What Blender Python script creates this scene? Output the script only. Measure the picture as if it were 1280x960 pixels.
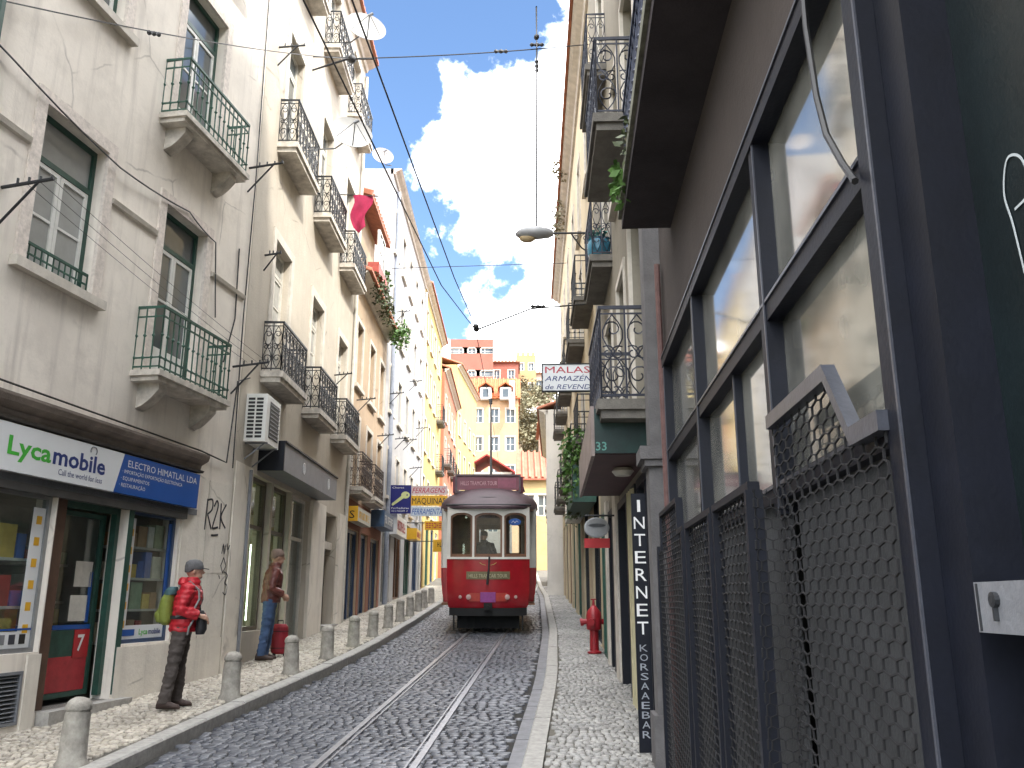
import bpy, bmesh, math, random
import numpy as np
from mathutils import Matrix, Vector
random.seed(7); rng = np.random.default_rng(7)
R = math.radians
for o in list(bpy.data.objects): bpy.data.objects.remove(o)
scene = bpy.context.scene
COL = scene.collection

# ------------------------------------------------------------------ camera, sky, sun, exposure
EYE = 1.95; PITCH = math.atan(271.5/1072)
cam = bpy.data.cameras.new('camera'); camo = bpy.data.objects.new('camera', cam); COL.objects.link(camo)
camo.location = (0, 0, EYE); camo.rotation_euler = (R(90)+PITCH, 0, 0)
cam.sensor_width = 36; cam.lens = 36*1072/1280; cam.clip_start = .05; cam.clip_end = 3000
scene.camera = camo
SUN_AZ = (.74, -.67); SUN_EL = R(47)
_h = math.hypot(*SUN_AZ)
SUN = Vector((SUN_AZ[0]/_h*math.cos(SUN_EL), SUN_AZ[1]/_h*math.cos(SUN_EL), math.sin(SUN_EL)))
sl = bpy.data.lights.new('sun', 'SUN'); sl.energy = 2.0; sl.angle = R(3); sl.color = (1, .94, .84)
so = bpy.data.objects.new('sun', sl); COL.objects.link(so); so.location = (20, -10, 40)
so.rotation_euler = (-SUN).to_track_quat('-Z', 'Y').to_euler()
w = bpy.data.worlds.new('World'); scene.world = w; w.use_nodes = True
def world_nodes():
    nt = w.node_tree; N = nt.nodes; L = nt.links; N.clear()
    out = N.new('ShaderNodeOutputWorld'); bg = N.new('ShaderNodeBackground'); bg.inputs[1].default_value = .105
    sky = N.new('ShaderNodeTexSky'); sky.sky_type = 'NISHITA'; sky.sun_disc = False
    sky.sun_elevation = SUN_EL; sky.sun_rotation = math.atan2(SUN.x, SUN.y); sky.air_density = 1.0; sky.dust_density = .3; sky.ozone_density = 3.0
    tc = N.new('ShaderNodeTexCoord')
    # cumulus: noise through the whole sky, gathered round cloud banks; out-of-view banks added as fill light
    def noise(scale, det, rough, dist=0):
        n = N.new('ShaderNodeTexNoise'); n.inputs['Scale'].default_value = scale; n.inputs['Detail'].default_value = det
        n.inputs['Roughness'].default_value = rough; n.inputs['Distortion'].default_value = dist
        L.new(tc.outputs['Generated'], n.inputs['Vector']); return n.outputs['Fac']
    def math_(op, a, b, clamp=False):
        n = N.new('ShaderNodeMath'); n.operation = op; n.use_clamp = clamp
        for i, v in enumerate((a, b)):
            if isinstance(v, (int, float)): n.inputs[i].default_value = v
            else: L.new(v, n.inputs[i])
        return n.outputs[0]
    def d3(az, el):
        a, e = R(az), R(el); return (math.sin(a)*math.cos(e), math.cos(a)*math.cos(e), math.sin(e))
    acc = None
    banks = [(4, 12, .17), (2.5, 28.5, .125), (6, 22, .09), (7, 33.5, .09), (-1, 25.5, .06), (-8, 8, .2), (14, 26, .14), (28, 32, .22), (-45, 25, .3), (30, 66, .34), (200, 62, .36), (-40, 74, .34), (-80, 45, .34), (-110, 25, .34), (62, 42, .38), (120, 32, .45), (170, 42, .45), (-150, 35, .42), (100, 62, .34), (-130, 62, .3), (3, 15, .13), (-60, 10, .25), (90, 12, .25)]
    for az, el, r in banks:
        v = N.new('ShaderNodeVectorMath'); v.operation = 'DISTANCE'; L.new(tc.outputs['Generated'], v.inputs[0]); v.inputs[1].default_value = d3(az, el)
        b = math_('SUBTRACT', 1, math_('DIVIDE', v.outputs['Value'], r))
        acc = b if acc is None else math_('MAXIMUM', acc, b)
    f = math_('ADD', math_('MAXIMUM', acc, -.9), math_('MULTIPLY', math_('SUBTRACT', noise(9, 9, .6), .5), 2.6))
    mask = N.new('ShaderNodeMapRange'); mask.inputs[1].default_value = -.12; mask.inputs[2].default_value = .24; mask.interpolation_type = 'SMOOTHSTEP'
    L.new(f, mask.inputs[0])
    shade = N.new('ShaderNodeValToRGB'); shade.color_ramp.elements[0].position = .3; shade.color_ramp.elements[0].color = (17, 17.6, 18.5, 1)
    shade.color_ramp.elements[1].position = .6; shade.color_ramp.elements[1].color = (25, 25, 25, 1)
    L.new(noise(6, 5, .5), shade.inputs[0])
    mix = N.new('ShaderNodeMix'); mix.data_type = 'RGBA'; L.new(mask.outputs[0], mix.inputs[0]); hs = N.new('ShaderNodeHueSaturation'); hs.inputs['Saturation'].default_value = 1.04; L.new(sky.outputs[0], hs.inputs['Color']); L.new(hs.outputs[0], mix.inputs[6]); L.new(shade.outputs[0], mix.inputs[7])
    L.new(mix.outputs[2], bg.inputs[0]); L.new(bg.outputs[0], out.inputs[0])
world_nodes()
vs = scene.view_settings; vs.view_transform = 'Standard'; vs.look = 'None'; vs.exposure = 1.66; vs.gamma = 1; vs.use_curve_mapping = False
try:
    scene.cycles.use_denoising = True; scene.cycles.max_bounces = 6; scene.cycles.diffuse_bounces = 3; scene.cycles.transparent_max_bounces = 10
    scene.cycles.caustics_reflective = False; scene.cycles.caustics_refractive = False; scene.cycles.sample_clamp_indirect = 6
except Exception: pass

# ------------------------------------------------------------------ materials
MATS = {}
def _new(name):
    m = bpy.data.materials.new(name); m.use_nodes = True; nt = m.node_tree
    return m, nt, nt.nodes, nt.links, nt.nodes['Principled BSDF']
def C4(c): return (c[0], c[1], c[2], 1)
def mulc(c, k): return tuple(min(1, x*k) for x in c)
def M(name, col, rough=.6, metal=0, var=.18, scale=7, bump=.15, bscale=60, spec=.5, coords='Object', col2=None, streak=0):
    """plain procedural material: colour broken up by noise, fine relief"""
    if name in MATS: return MATS[name]
    m, nt, N, L, p = _new(name)
    p.inputs['Roughness'].default_value = rough; p.inputs['Metallic'].default_value = metal; p.inputs['Specular IOR Level'].default_value = spec
    tc = N.new('ShaderNodeTexCoord'); v = tc.outputs[coords]
    n1 = N.new('ShaderNodeTexNoise'); n1.inputs['Scale'].default_value = scale; n1.inputs['Detail'].default_value = 6; n1.inputs['Roughness'].default_value = .65; L.new(v, n1.inputs['Vector'])
    r = N.new('ShaderNodeValToRGB'); r.color_ramp.elements[0].position = .3; r.color_ramp.elements[1].position = .7
    r.color_ramp.elements[0].color = C4(col2 if col2 else mulc(col, 1-var)); r.color_ramp.elements[1].color = C4(mulc(col, 1+var*.6)); L.new(n1.outputs['Fac'], r.inputs[0])
    L.new(r.outputs[0], p.inputs['Base Color'])
    if bump:
        n2 = N.new('ShaderNodeTexNoise'); n2.inputs['Scale'].default_value = bscale; n2.inputs['Detail'].default_value = 4; L.new(v, n2.inputs['Vector'])
        b = N.new('ShaderNodeBump'); b.inputs['Strength'].default_value = bump; b.inputs['Distance'].default_value = .02; L.new(n2.outputs['Fac'], b.inputs['Height']); L.new(b.outputs[0], p.inputs['Normal'])
    MATS[name] = m; return m
def plaster(name, col, dirt=(.16, .145, .12), amount=.55, rough=.85, cracks=.3):
    """old painted render: blotches, rain streaks, soot, patches"""
    if name in MATS: return MATS[name]
    m, nt, N, L, p = _new(name); p.inputs['Roughness'].default_value = rough; p.inputs['Specular IOR Level'].default_value = .25
    tc = N.new('ShaderNodeTexCoord')
    def noise(scale, det, rough_, sc=(1, 1, 1)):
        mp = N.new('ShaderNodeMapping'); mp.inputs['Scale'].default_value = sc; L.new(tc.outputs['Object'], mp.inputs[0])
        n = N.new('ShaderNodeTexNoise'); n.inputs['Scale'].default_value = scale; n.inputs['Detail'].default_value = det; n.inputs['Roughness'].default_value = rough_; L.new(mp.outputs[0], n.inputs['Vector']); return n.outputs['Fac']
    def ramp(fac, a, b, ca=(0, 0, 0, 1), cb=(1, 1, 1, 1)):
        r = N.new('ShaderNodeValToRGB'); r.color_ramp.elements[0].position = a; r.color_ramp.elements[1].position = b; r.color_ramp.elements[0].color = ca; r.color_ramp.elements[1].color = cb; L.new(fac, r.inputs[0]); return r.outputs[0]
    def mix(fac, a, b, k=1.0):
        mx = N.new('ShaderNodeMix'); mx.data_type = 'RGBA'
        if isinstance(fac, float): mx.inputs[0].default_value = fac
        else:
            mm = N.new('ShaderNodeMath'); mm.operation = 'MULTIPLY'; mm.inputs[1].default_value = k; L.new(fac, mm.inputs[0]); L.new(mm.outputs[0], mx.inputs[0])
        for i, c in ((6, a), (7, b)):
            if isinstance(c, tuple): mx.inputs[i].default_value = C4(c)
            else: L.new(c, mx.inputs[i])
        return mx.outputs[2]
    base = ramp(noise(.7, 5, .6), .3, .7, C4(mulc(col, .86)), C4(mulc(col, 1.06)))
    c = mix(ramp(noise(1.7, 8, .7), .5, .72), base, tuple(x*.6+d*.4 for x, d in zip(col, dirt)), amount)
    c = mix(ramp(noise(2.2, 5, .65, (2.2, 2.2, .16)), .52, .75), c, tuple(x*.45+d*.55 for x, d in zip(col, dirt)), amount)
    c = mix(ramp(noise(.45, 3, .5, (1, 1, 1.3)), .62, .66), c, mulc(col, 1.12), .35)
    c = mix(ramp(noise(14, 6, .7), .6, .8), c, mulc(col, .62), .45)
    vo = N.new('ShaderNodeTexVoronoi'); vo.feature = 'DISTANCE_TO_EDGE'; vo.inputs['Scale'].default_value = .55
    wn = N.new('ShaderNodeTexNoise'); wn.inputs['Scale'].default_value = 3; wn.inputs['Detail'].default_value = 6; L.new(tc.outputs['Object'], wn.inputs['Vector'])
    wm = N.new('ShaderNodeMix'); wm.data_type = 'RGBA'; wm.inputs[0].default_value = .12; L.new(tc.outputs['Object'], wm.inputs[6]); L.new(wn.outputs['Color'], wm.inputs[7]); L.new(wm.outputs[2], vo.inputs['Vector'])
    line = ramp(vo.outputs['Distance'], .002, .007, (1, 1, 1, 1), (0, 0, 0, 1)); gate = ramp(noise(.9, 3, .5), .5, .6)
    cm = N.new('ShaderNodeMath'); cm.operation = 'MULTIPLY'; L.new(line, cm.inputs[0]); L.new(gate, cm.inputs[1])
    c = mix(cm.outputs[0], c, mulc(dirt, .7), .55)
    c = mix(ramp(noise(.8, 7, .62), .56, .60), c, tuple(x*.78+d*.22 for x, d in zip(col, dirt)), .5)
    L.new(c, p.inputs['Base Color'])
    n2 = noise(25, 6, .65); n3 = noise(3, 3, .5)
    ad = N.new('ShaderNodeMath'); ad.operation = 'ADD'; L.new(n2, ad.inputs[0]); L.new(n3, ad.inputs[1])
    b = N.new('ShaderNodeBump'); b.inputs['Strength'].default_value = cracks; b.inputs['Distance'].default_value = .03; L.new(ad.outputs[0], b.inputs['Height']); L.new(b.outputs[0], p.inputs['Normal'])
    MATS[name] = m; return m
def stone_rand(name, cols, rough=.55, spec=.5, bump=.25):
    """per-stone tone from the mesh attribute «tone» or the object's own random number"""
    m, nt, N, L, p = _new(name); p.inputs['Roughness'].default_value = rough; p.inputs['Specular IOR Level'].default_value = spec
    at = N.new('ShaderNodeAttribute'); at.attribute_name = 'tone'
    oi = N.new('ShaderNodeObjectInfo'); ad = N.new('ShaderNodeMath'); ad.operation = 'ADD'; L.new(at.outputs['Fac'], ad.inputs[0]); L.new(oi.outputs['Random'], ad.inputs[1])
    fr = N.new('ShaderNodeMath'); fr.operation = 'FRACT'; L.new(ad.outputs[0], fr.inputs[0])
    r = N.new('ShaderNodeValToRGB'); el = r.color_ramp.elements
    for i, c in enumerate(cols):
        e = el[i] if i < 2 else el.new(i/(len(cols)-1))
        e.position = i/(len(cols)-1); e.color = C4(c)
    L.new(fr.outputs[0], r.inputs[0])
    ge = N.new('ShaderNodeNewGeometry'); n = N.new('ShaderNodeTexNoise'); n.inputs['Scale'].default_value = 30; n.inputs['Detail'].default_value = 5; L.new(ge.outputs['Position'], n.inputs['Vector'])
    n0 = N.new('ShaderNodeTexNoise'); n0.inputs['Scale'].default_value = .8; n0.inputs['Detail'].default_value = 4; L.new(ge.outputs['Position'], n0.inputs['Vector'])
    av = N.new('ShaderNodeMath'); av.operation = 'ADD'; L.new(n.outputs['Fac'], av.inputs[0]); L.new(n0.outputs['Fac'], av.inputs[1])
    mr = N.new('ShaderNodeMapRange'); mr.inputs[1].default_value = .6; mr.inputs[2].default_value = 1.4; mr.inputs[3].default_value = .55; mr.inputs[4].default_value = 1.25; L.new(av.outputs[0], mr.inputs[0])
    mx = N.new('ShaderNodeMix'); mx.data_type = 'RGBA'; mx.blend_type = 'MULTIPLY'; mx.inputs[0].default_value = 1; L.new(r.outputs[0], mx.inputs[6]); L.new(mr.outputs[0], mx.inputs[7])
    L.new(mx.outputs[2], p.inputs['Base Color'])
    b = N.new('ShaderNodeBump'); b.inputs['Strength'].default_value = bump; b.inputs['Distance'].default_value = .01; L.new(n.outputs['Fac'], b.inputs['Height']); L.new(b.outputs[0], p.inputs['Normal'])
    MATS[name] = m; return m
def glass_see(name, tint=(.9, .95, .95), refl=.9, dust=(.3, .3, .28), dusty=.08, rough=.02, wave=.02, ior=1.5):
    """pane one can look through: clear + Fresnel reflection + a film of dust"""
    m, nt, N, L, p = _new(name); N.remove(p); out = N['Material Output']
    tr = N.new('ShaderNodeBsdfTransparent'); tr.inputs[0].default_value = C4(tint)
    gl = N.new('ShaderNodeBsdfGlossy'); gl.inputs['Roughness'].default_value = rough; gl.inputs[0].default_value = (refl, refl, refl, 1)
    df = N.new('ShaderNodeBsdfDiffuse'); df.inputs[0].default_value = C4(dust)
    fz = N.new('ShaderNodeFresnel'); gb = N.new('ShaderNodeNewGeometry'); io = N.new('ShaderNodeMapRange'); io.inputs[3].default_value = ior; io.inputs[4].default_value = 1/ior; L.new(gb.outputs['Backfacing'], io.inputs[0]); L.new(io.outputs[0], fz.inputs[0])
    geo = N.new('ShaderNodeNewGeometry'); n = N.new('ShaderNodeTexNoise'); n.inputs['Scale'].default_value = 2.2; n.inputs['Detail'].default_value = 5; L.new(geo.outputs['Position'], n.inputs['Vector'])
    b = N.new('ShaderNodeBump'); b.inputs['Strength'].default_value = wave; L.new(n.outputs['Fac'], b.inputs['Height']); L.new(b.outputs[0], gl.inputs['Normal'])
    mr = N.new('ShaderNodeMapRange'); mr.inputs[1].default_value = .3; mr.inputs[2].default_value = .75; mr.inputs[3].default_value = dusty*.4; mr.inputs[4].default_value = min(1, dusty*1.6); L.new(n.outputs['Fac'], mr.inputs[0])
    m1 = N.new('ShaderNodeMixShader'); L.new(mr.outputs[0], m1.inputs[0]); L.new(tr.outputs[0], m1.inputs[1]); L.new(df.outputs[0], m1.inputs[2])
    m2 = N.new('ShaderNodeMixShader'); L.new(fz.outputs[0], m2.inputs[0]); L.new(m1.outputs[0], m2.inputs[1]); L.new(gl.outputs[0], m2.inputs[2]); L.new(m2.outputs[0], out.inputs[0])
    MATS[name] = m; return m
def glow(name, col, s):
    m, nt, N, L, p = _new(name); p.inputs['Base Color'].default_value = C4(col); p.inputs['Emission Color'].default_value = C4(col); p.inputs['Emission Strength'].default_value = s; MATS[name] = m; return m

m_granite = M('granite kerb', (.38, .365, .34), .7, var=.3, scale=14, bump=.3, coords='Object')
m_bollard = M('weathered limestone', (.36, .34, .30), .8, var=.35, scale=9, bump=.35, col2=(.20, .185, .16))
m_stone = M('stone trim', (.60, .555, .49), .8, var=.22, scale=4, bump=.25)
m_slab = M('balcony stone', (.60, .56, .50), .8, var=.35, scale=5, bump=.25, col2=(.34, .31, .27))
m_green = M('dark green paint', (.022, .072, .054), .45, var=.3, scale=9, bump=.08)
m_iron_g = M('green iron', (.022, .085, .060), .5, var=.35, scale=14, bump=.1)
m_iron = M('black iron', (.018, .020, .024), .5, var=.4, scale=14, bump=.12)
m_slabd = M('dark slab', (.15, .14, .125), .85, var=.4, scale=4, bump=.3)  # darker tone than the balcony stone, the same on every face
m_iron_b = M('rusty brown iron', (.055, .036, .030), .6, var=.4, scale=14, bump=.15)
m_white = M('white paint', (.72, .72, .69), .5, var=.10, scale=6, bump=.06)
m_whiteold = M('aged white paint', (.60, .58, .53), .6, var=.2, scale=6, bump=.1)
m_navy = M('navy metal', (.005, .0065, .013), .5, var=.3, scale=5, bump=.06, spec=.3)
m_navyhi = M('pale navy highlight', (.05, .054, .07), .35, var=.3, scale=12, bump=.06, spec=.6)
m_dark = M('dark interior', (.018, .017, .016), .9, var=.2, bump=0)
m_pane = M('window pane', (.10, .115, .12), .06, var=.25, scale=1.5, bump=0, spec=.9)
m_pane_l = M('curtained pane', (.36, .37, .36), .10, var=.2, scale=1.2, bump=0, spec=.8)
m_pane_d = M('dark pane', (.025, .03, .035), .05, var=.3, scale=1.5, bump=0, spec=.9)
m_cable = M('black cable', (.012, .012, .014), .5, var=.1, bump=0)
m_steel = M('worn rail steel', (.42, .42, .44), .42, metal=.85, var=.25, scale=20, bump=.05)
m_raildark = M('rail groove', (.03, .028, .026), .8, var=.2, bump=.1)
m_tile = M('roof tile', (.36, .13, .07), .8, var=.35, scale=5, bump=.2)
m_wood = M('varnished wood', (.16, .075, .035), .45, var=.3, scale=6, bump=.1)
m_grey = M('grey paint', (.20, .21, .23), .5, var=.15, scale=5, bump=.06)
m_red = M('red paint', (.45, .022, .028), .4, var=.15, scale=4, bump=.05)
m_gshop = glass_see('shop glass', dusty=.06)
m_gtram = glass_see('tram glass', dusty=.02)
m_gdusty = glass_see('dusty glass', tint=(.6, .62, .62), dust=(.26, .26, .235), dusty=.62, rough=.07, refl=1.0, wave=.05, ior=2.1)

# ------------------------------------------------------------------ mesh collector
class MB:
    def __init__(s): s.v = []; s.f = []
    def add(s, vs, fs):
        b = len(s.v); s.v += [tuple(p) for p in vs]; s.f += [tuple(b+i for i in q) for q in fs]; return s
    def box(s, x0, x1, y0, y1, z0, z1):
        if x0 > x1: x0, x1 = x1, x0
        if y0 > y1: y0, y1 = y1, y0
        if z0 > z1: z0, z1 = z1, z0
        return s.add([(x0, y0, z0), (x1, y0, z0), (x1, y1, z0), (x0, y1, z0), (x0, y0, z1), (x1, y0, z1), (x1, y1, z1), (x0, y1, z1)],
                     [(0, 3, 2, 1), (4, 5, 6, 7), (0, 1, 5, 4), (1, 2, 6, 5), (2, 3, 7, 6), (3, 0, 4, 7)])
    def loft(s, rings, cap=True, closed=False):
        n = len(rings[0]); b = len(s.v)
        for r in rings: s.v += [tuple(p) for p in r]
        m = len(rings)
        for i in range(m if closed else m-1):
            j = (i+1) % m
            for k in range(n):
                l = (k+1) % n; s.f.append((b+i*n+k, b+i*n+l, b+j*n+l, b+j*n+k))
        if cap and not closed:
            s.f.append(tuple(b+k for k in reversed(range(n)))); s.f.append(tuple(b+(m-1)*n+k for k in range(n)))
        return s
    def tube(s, pts, r, n=6, cap=True):
        pts = [Vector(p) for p in pts]; rings = []; up0 = None
        rr = r if isinstance(r, (list, tuple)) else [r]*len(pts)
        for i, p in enumerate(pts):
            t = (pts[min(i+1, len(pts)-1)]-pts[max(i-1, 0)])
            if t.length < 1e-9: t = Vector((0, 0, 1))
            t.normalize()
            if up0 is None:
                a = Vector((0, 0, 1)) if abs(t.z) < .9 else Vector((1, 0, 0)); u = t.cross(a).normalized()
            else: u = (up0-t*up0.dot(t)).normalized()
            up0 = u; v = t.cross(u)
            rings.append([p+(u*math.cos(2*math.pi*(k+.5)/n)+v*math.sin(2*math.pi*(k+.5)/n))*rr[i] for k in range(n)])
        return s.loft(rings, cap)
    def lathe(s, prof, c=(0, 0, 0), n=16, sx=1, sy=1):
        return s.loft([[(c[0]+math.cos(2*math.pi*k/n)*r*sx, c[1]+math.sin(2*math.pi*k/n)*r*sy, c[2]+z) for k in range(n)] for r, z in prof])
    def prism(s, poly, axis, a, b):
        """closed polygon in the two other axes, extruded along axis (0 x, 1 y, 2 z)"""
        def P(q, t):
            return [(t, q[0], q[1]), (q[0], t, q[1]), (q[0], q[1], t)][axis]
        return s.loft([[P(q, a) for q in poly], [P(q, b) for q in poly]])
    def ellipsoid(s, c, r, n=14, m=9):
        return s.loft([[(c[0]+r[0]*math.sin(math.pi*(i+.02)/(m+.04))*math.cos(2*math.pi*k/n), c[1]+r[1]*math.sin(math.pi*(i+.02)/(m+.04))*math.sin(2*math.pi*k/n), c[2]-r[2]*math.cos(math.pi*(i+.02)/(m+.04))) for k in range(n)] for i in range(m+1)])
    def mesh(s, name, mat, shift=(0, 0, 0), smooth=False):
        me = bpy.data.meshes.new(name)
        me.from_pydata([(x-shift[0], y-shift[1], z-shift[2]) for x, y, z in s.v], [], s.f)
        bm = bmesh.new(); bm.from_mesh(me); bmesh.ops.recalc_face_normals(bm, faces=bm.faces); bm.to_mesh(me); bm.free()
        if mat: me.materials.append(mat)
        if smooth:
            me.polygons.foreach_set('use_smooth', [True]*len(me.polygons))
            try: me.set_sharp_from_angle(angle=R(40))
            except Exception: pass
        return me
ORG = {}
class Fac:
    """a facade plane X = X0 + t (Y - Y0); local x along the wall, y out to the street, z up. Y() turns street distance into local x"""
    def __init__(s, X0, Y0, t, side):
        s.X0, s.Y0, s.t, s.side = X0, Y0, t, side; phi = math.atan(t); s.cos = math.cos(phi)
        ang = (-math.pi/2-phi) if side == 'L' else (math.pi/2-phi)
        s.M = Matrix.Translation((X0, Y0, 0)) @ Matrix.Rotation(ang, 4, 'Z'); s.sg = -1 if side == 'L' else 1
    def x(s, Y): return s.sg*(Y-s.Y0)/s.cos
    def wx(s, Y): return s.X0+s.t*(Y-s.Y0)
class World:
    M = Matrix.Identity(4)
WORLD = World()
def tag(o, label=None, cat=None, group=None, kind=None):
    if label: o['label'] = label
    if cat: o['category'] = cat
    if group: o['group'] = group
    if kind: o['kind'] = kind
    return o
def root(name, F, org, label, cat, group=None):
    e = bpy.data.objects.new(name, None); e.empty_display_size = .2; COL.objects.link(e)
    e.matrix_world = F.M @ Matrix.Translation(org); ORG[e.name] = tuple(org)
    return tag(e, label, cat, group)
def part(mb, name, mat, parent, smooth=False, label=None):
    if not mb.v: return None
    org = ORG[parent.name]; o = bpy.data.objects.new(name, mb.mesh(name, mat, org, smooth)); COL.objects.link(o); o.parent = parent; ORG[o.name] = org
    if label: o['label'] = label
    return o
def single(mb, name, mat, F, org, label, cat, group=None, smooth=False, kind=None):
    o = bpy.data.objects.new(name, mb.mesh(name, mat, org, smooth)); COL.objects.link(o); o.matrix_world = F.M @ Matrix.Translation(org); ORG[o.name] = tuple(org)
    return tag(o, label, cat, group, kind)
def copy_tree(o, parent=None):
    c = o.copy(); COL.objects.link(c); c.parent = parent
    for ch in o.children: copy_tree(ch, c)
    return c
def lettering(s, mat, parent, at, right, up, size, width=None, shear=0, bold=0, name='lettering', extrude=.002, center=False):
    """a line of text lying in the plane (right, up) of the parent's frame"""
    cu = bpy.data.curves.new('t', 'FONT'); cu.body = s; cu.size = 1; cu.shear = shear; cu.offset = 0 if 'M' in s else bold; cu.resolution_u = 2
    t = bpy.data.objects.new('t', cu); COL.objects.link(t)
    dg = bpy.context.evaluated_depsgraph_get(); me = bpy.data.meshes.new_from_object(t.evaluated_get(dg)); bpy.data.objects.remove(t); bpy.data.curves.remove(cu)
    co = np.empty(len(me.vertices)*3); me.vertices.foreach_get('co', co); co = co.reshape(-1, 3)
    if len(co) == 0: return None
    x0, x1 = co[:, 0].min(), co[:, 0].max(); kx = size if width is None else width/(x1-x0)
    r = np.array(Vector(right).normalized()); u = np.array(Vector(up).normalized()); a = np.array(at, float)-np.array(ORG[parent.name])
    off = (x1-x0)/2 if center else 0
    nv = a+np.outer((co[:, 0]-x0-off)*kx, r)+np.outer(co[:, 1]*size, u)
    me.vertices.foreach_set('co', nv.ravel()); me.materials.clear(); me.materials.append(mat); me.update()
    o = bpy.data.objects.new(name, me); COL.objects.link(o); o.parent = parent; ORG[o.name] = ORG[parent.name]
    return o
def g(Y): return .056*Y if Y <= 45 else .056*45+.085*(Y-45)

# ------------------------------------------------------------------ street plan
FL1 = Fac(-4.40, 14, .1629, 'L'); FL2 = Fac(-4.5, 14, 0, 'L')
FR1 = Fac(.93, 0, .065, 'R'); FR2 = Fac(1.45, 8, .03, 'R')
def interp(xs, ys):
    def f(Y): return float(np.interp(Y, xs, ys))
    return lambda Y: (f(Y-1)+f(Y-.5)+f(Y)+f(Y+.5)+f(Y+1))/5
KL = interp([-8, 4, 8.4, 10.6, 13, 15.5, 18.7, 25, 33, 50, 100], [-4.2, -3.75, -3.5, -3.33, -3.1, -2.88, -2.73, -2.6, -2.54, -2.5, -2.4])
KR = interp([-8, 2, 8.4, 13.5, 21, 37, 60, 100], [-.7, -.35, .11, .5, .88, 1.34, 1.5, 1.7])
def WL(Y): return FL1.wx(Y) if Y < 13.65 else -4.5
def WR(Y): return FR1.wx(Y) if Y < 7.9 else FR2.wx(Y)
def TRK(Y): return -1.36+.058*(Y-8.44)
KW = .19; KH = .12

# terrain: one sheet to the horizon, the far end climbing to the castle hill
def terrain_z(x, y):
    if y < 95: b = g(y)
    else: b = g(95)+.30*min(y-95, 60)+.05*max(0, y-155)
    if y > 200: b = g(95)+18+2.25-.02*(y-200)
    return b
tb = MB(); xs = [-900, -300, -120, -60, -30, -12, -6, -3, 0, 3, 6, 12, 30, 60, 120, 300, 900]; ys = [-900, -300, -100, -40, -20, -8, 0, 10, 20, 30, 45, 60, 75, 95, 110, 125, 140, 155, 200, 300, 600, 1500]
for y in ys:
    for x in xs: tb.v.append((x, y, terrain_z(x, y)*(1 if abs(x) < 100 else .6)-.16 if y > -100 else -6))
for j in range(len(ys)-1):
    for i in range(len(xs)-1):
        a = j*len(xs)+i; tb.f.append((a, a+1, a+1+len(xs), a+len(xs)))
single(tb, 'ground', M('dry earth', (.17, .15, .10), .95, var=.4, scale=.3, bump=.4, bscale=4, coords='Object'), WORLD, (0, 0, 0), None, None, kind='structure')

def strip(fa, fb, dz, y0, y1, step=.5):
    mb = MB(); n = int((y1-y0)/step)+1
    for i in range(n+1):
        y = y0+(y1-y0)*i/n; mb.v += [(fa(y), y, g(y)+dz), (fb(y), y, g(y)+dz)]
    for i in range(n): mb.f.append((2*i, 2*i+1, 2*i+3, 2*i+2))
    return mb
m_joint = M('dirt between stones', (.028, .026, .024), .95, var=.4, scale=3, bump=.3, coords='Object')
m_joint2 = M('sand between stones', (.13, .12, .10), .95, var=.4, scale=3, bump=.3, coords='Object')
m_cob = stone_rand('basalt cobble', [(.070, .075, .092), (.125, .132, .152), (.09, .095, .112), (.17, .175, .192), (.105, .111, .13), (.055, .059, .074)], rough=.36, spec=.6)
m_calcr = stone_rand('grey limestone sett', [(.33, .32, .30), (.40, .39, .37), (.27, .26, .245), (.36, .355, .34), (.19, .185, .175), (.35, .345, .335)], rough=.5, spec=.5)  # greyer, darker copy of the limestone for the right pavement
m_calc = stone_rand('limestone sett', [(.50, .45, .38), (.60, .55, .47), (.42, .38, .31), (.56, .51, .43), (.30, .265, .22), (.53, .49, .43)], rough=.6, spec=.4)
road = single(strip(KL, KR, -.022, -8, 100), 'road', m_joint, WORLD, (0, 0, 0), None, None, kind='structure')
pl = single(strip(lambda y: WL(y)-.3, lambda y: KL(y)-KW, KH-.018, -8, 100), 'pavement_left', m_joint2, WORLD, (0, 0, 0), None, None, kind='structure')
pr = single(strip(lambda y: KR(y)+KW, lambda y: WR(y)+.5, KH-.018, -8, 100), 'pavement_right', m_joint2, WORLD, (0, 0, 0), None, None, kind='structure')

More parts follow.
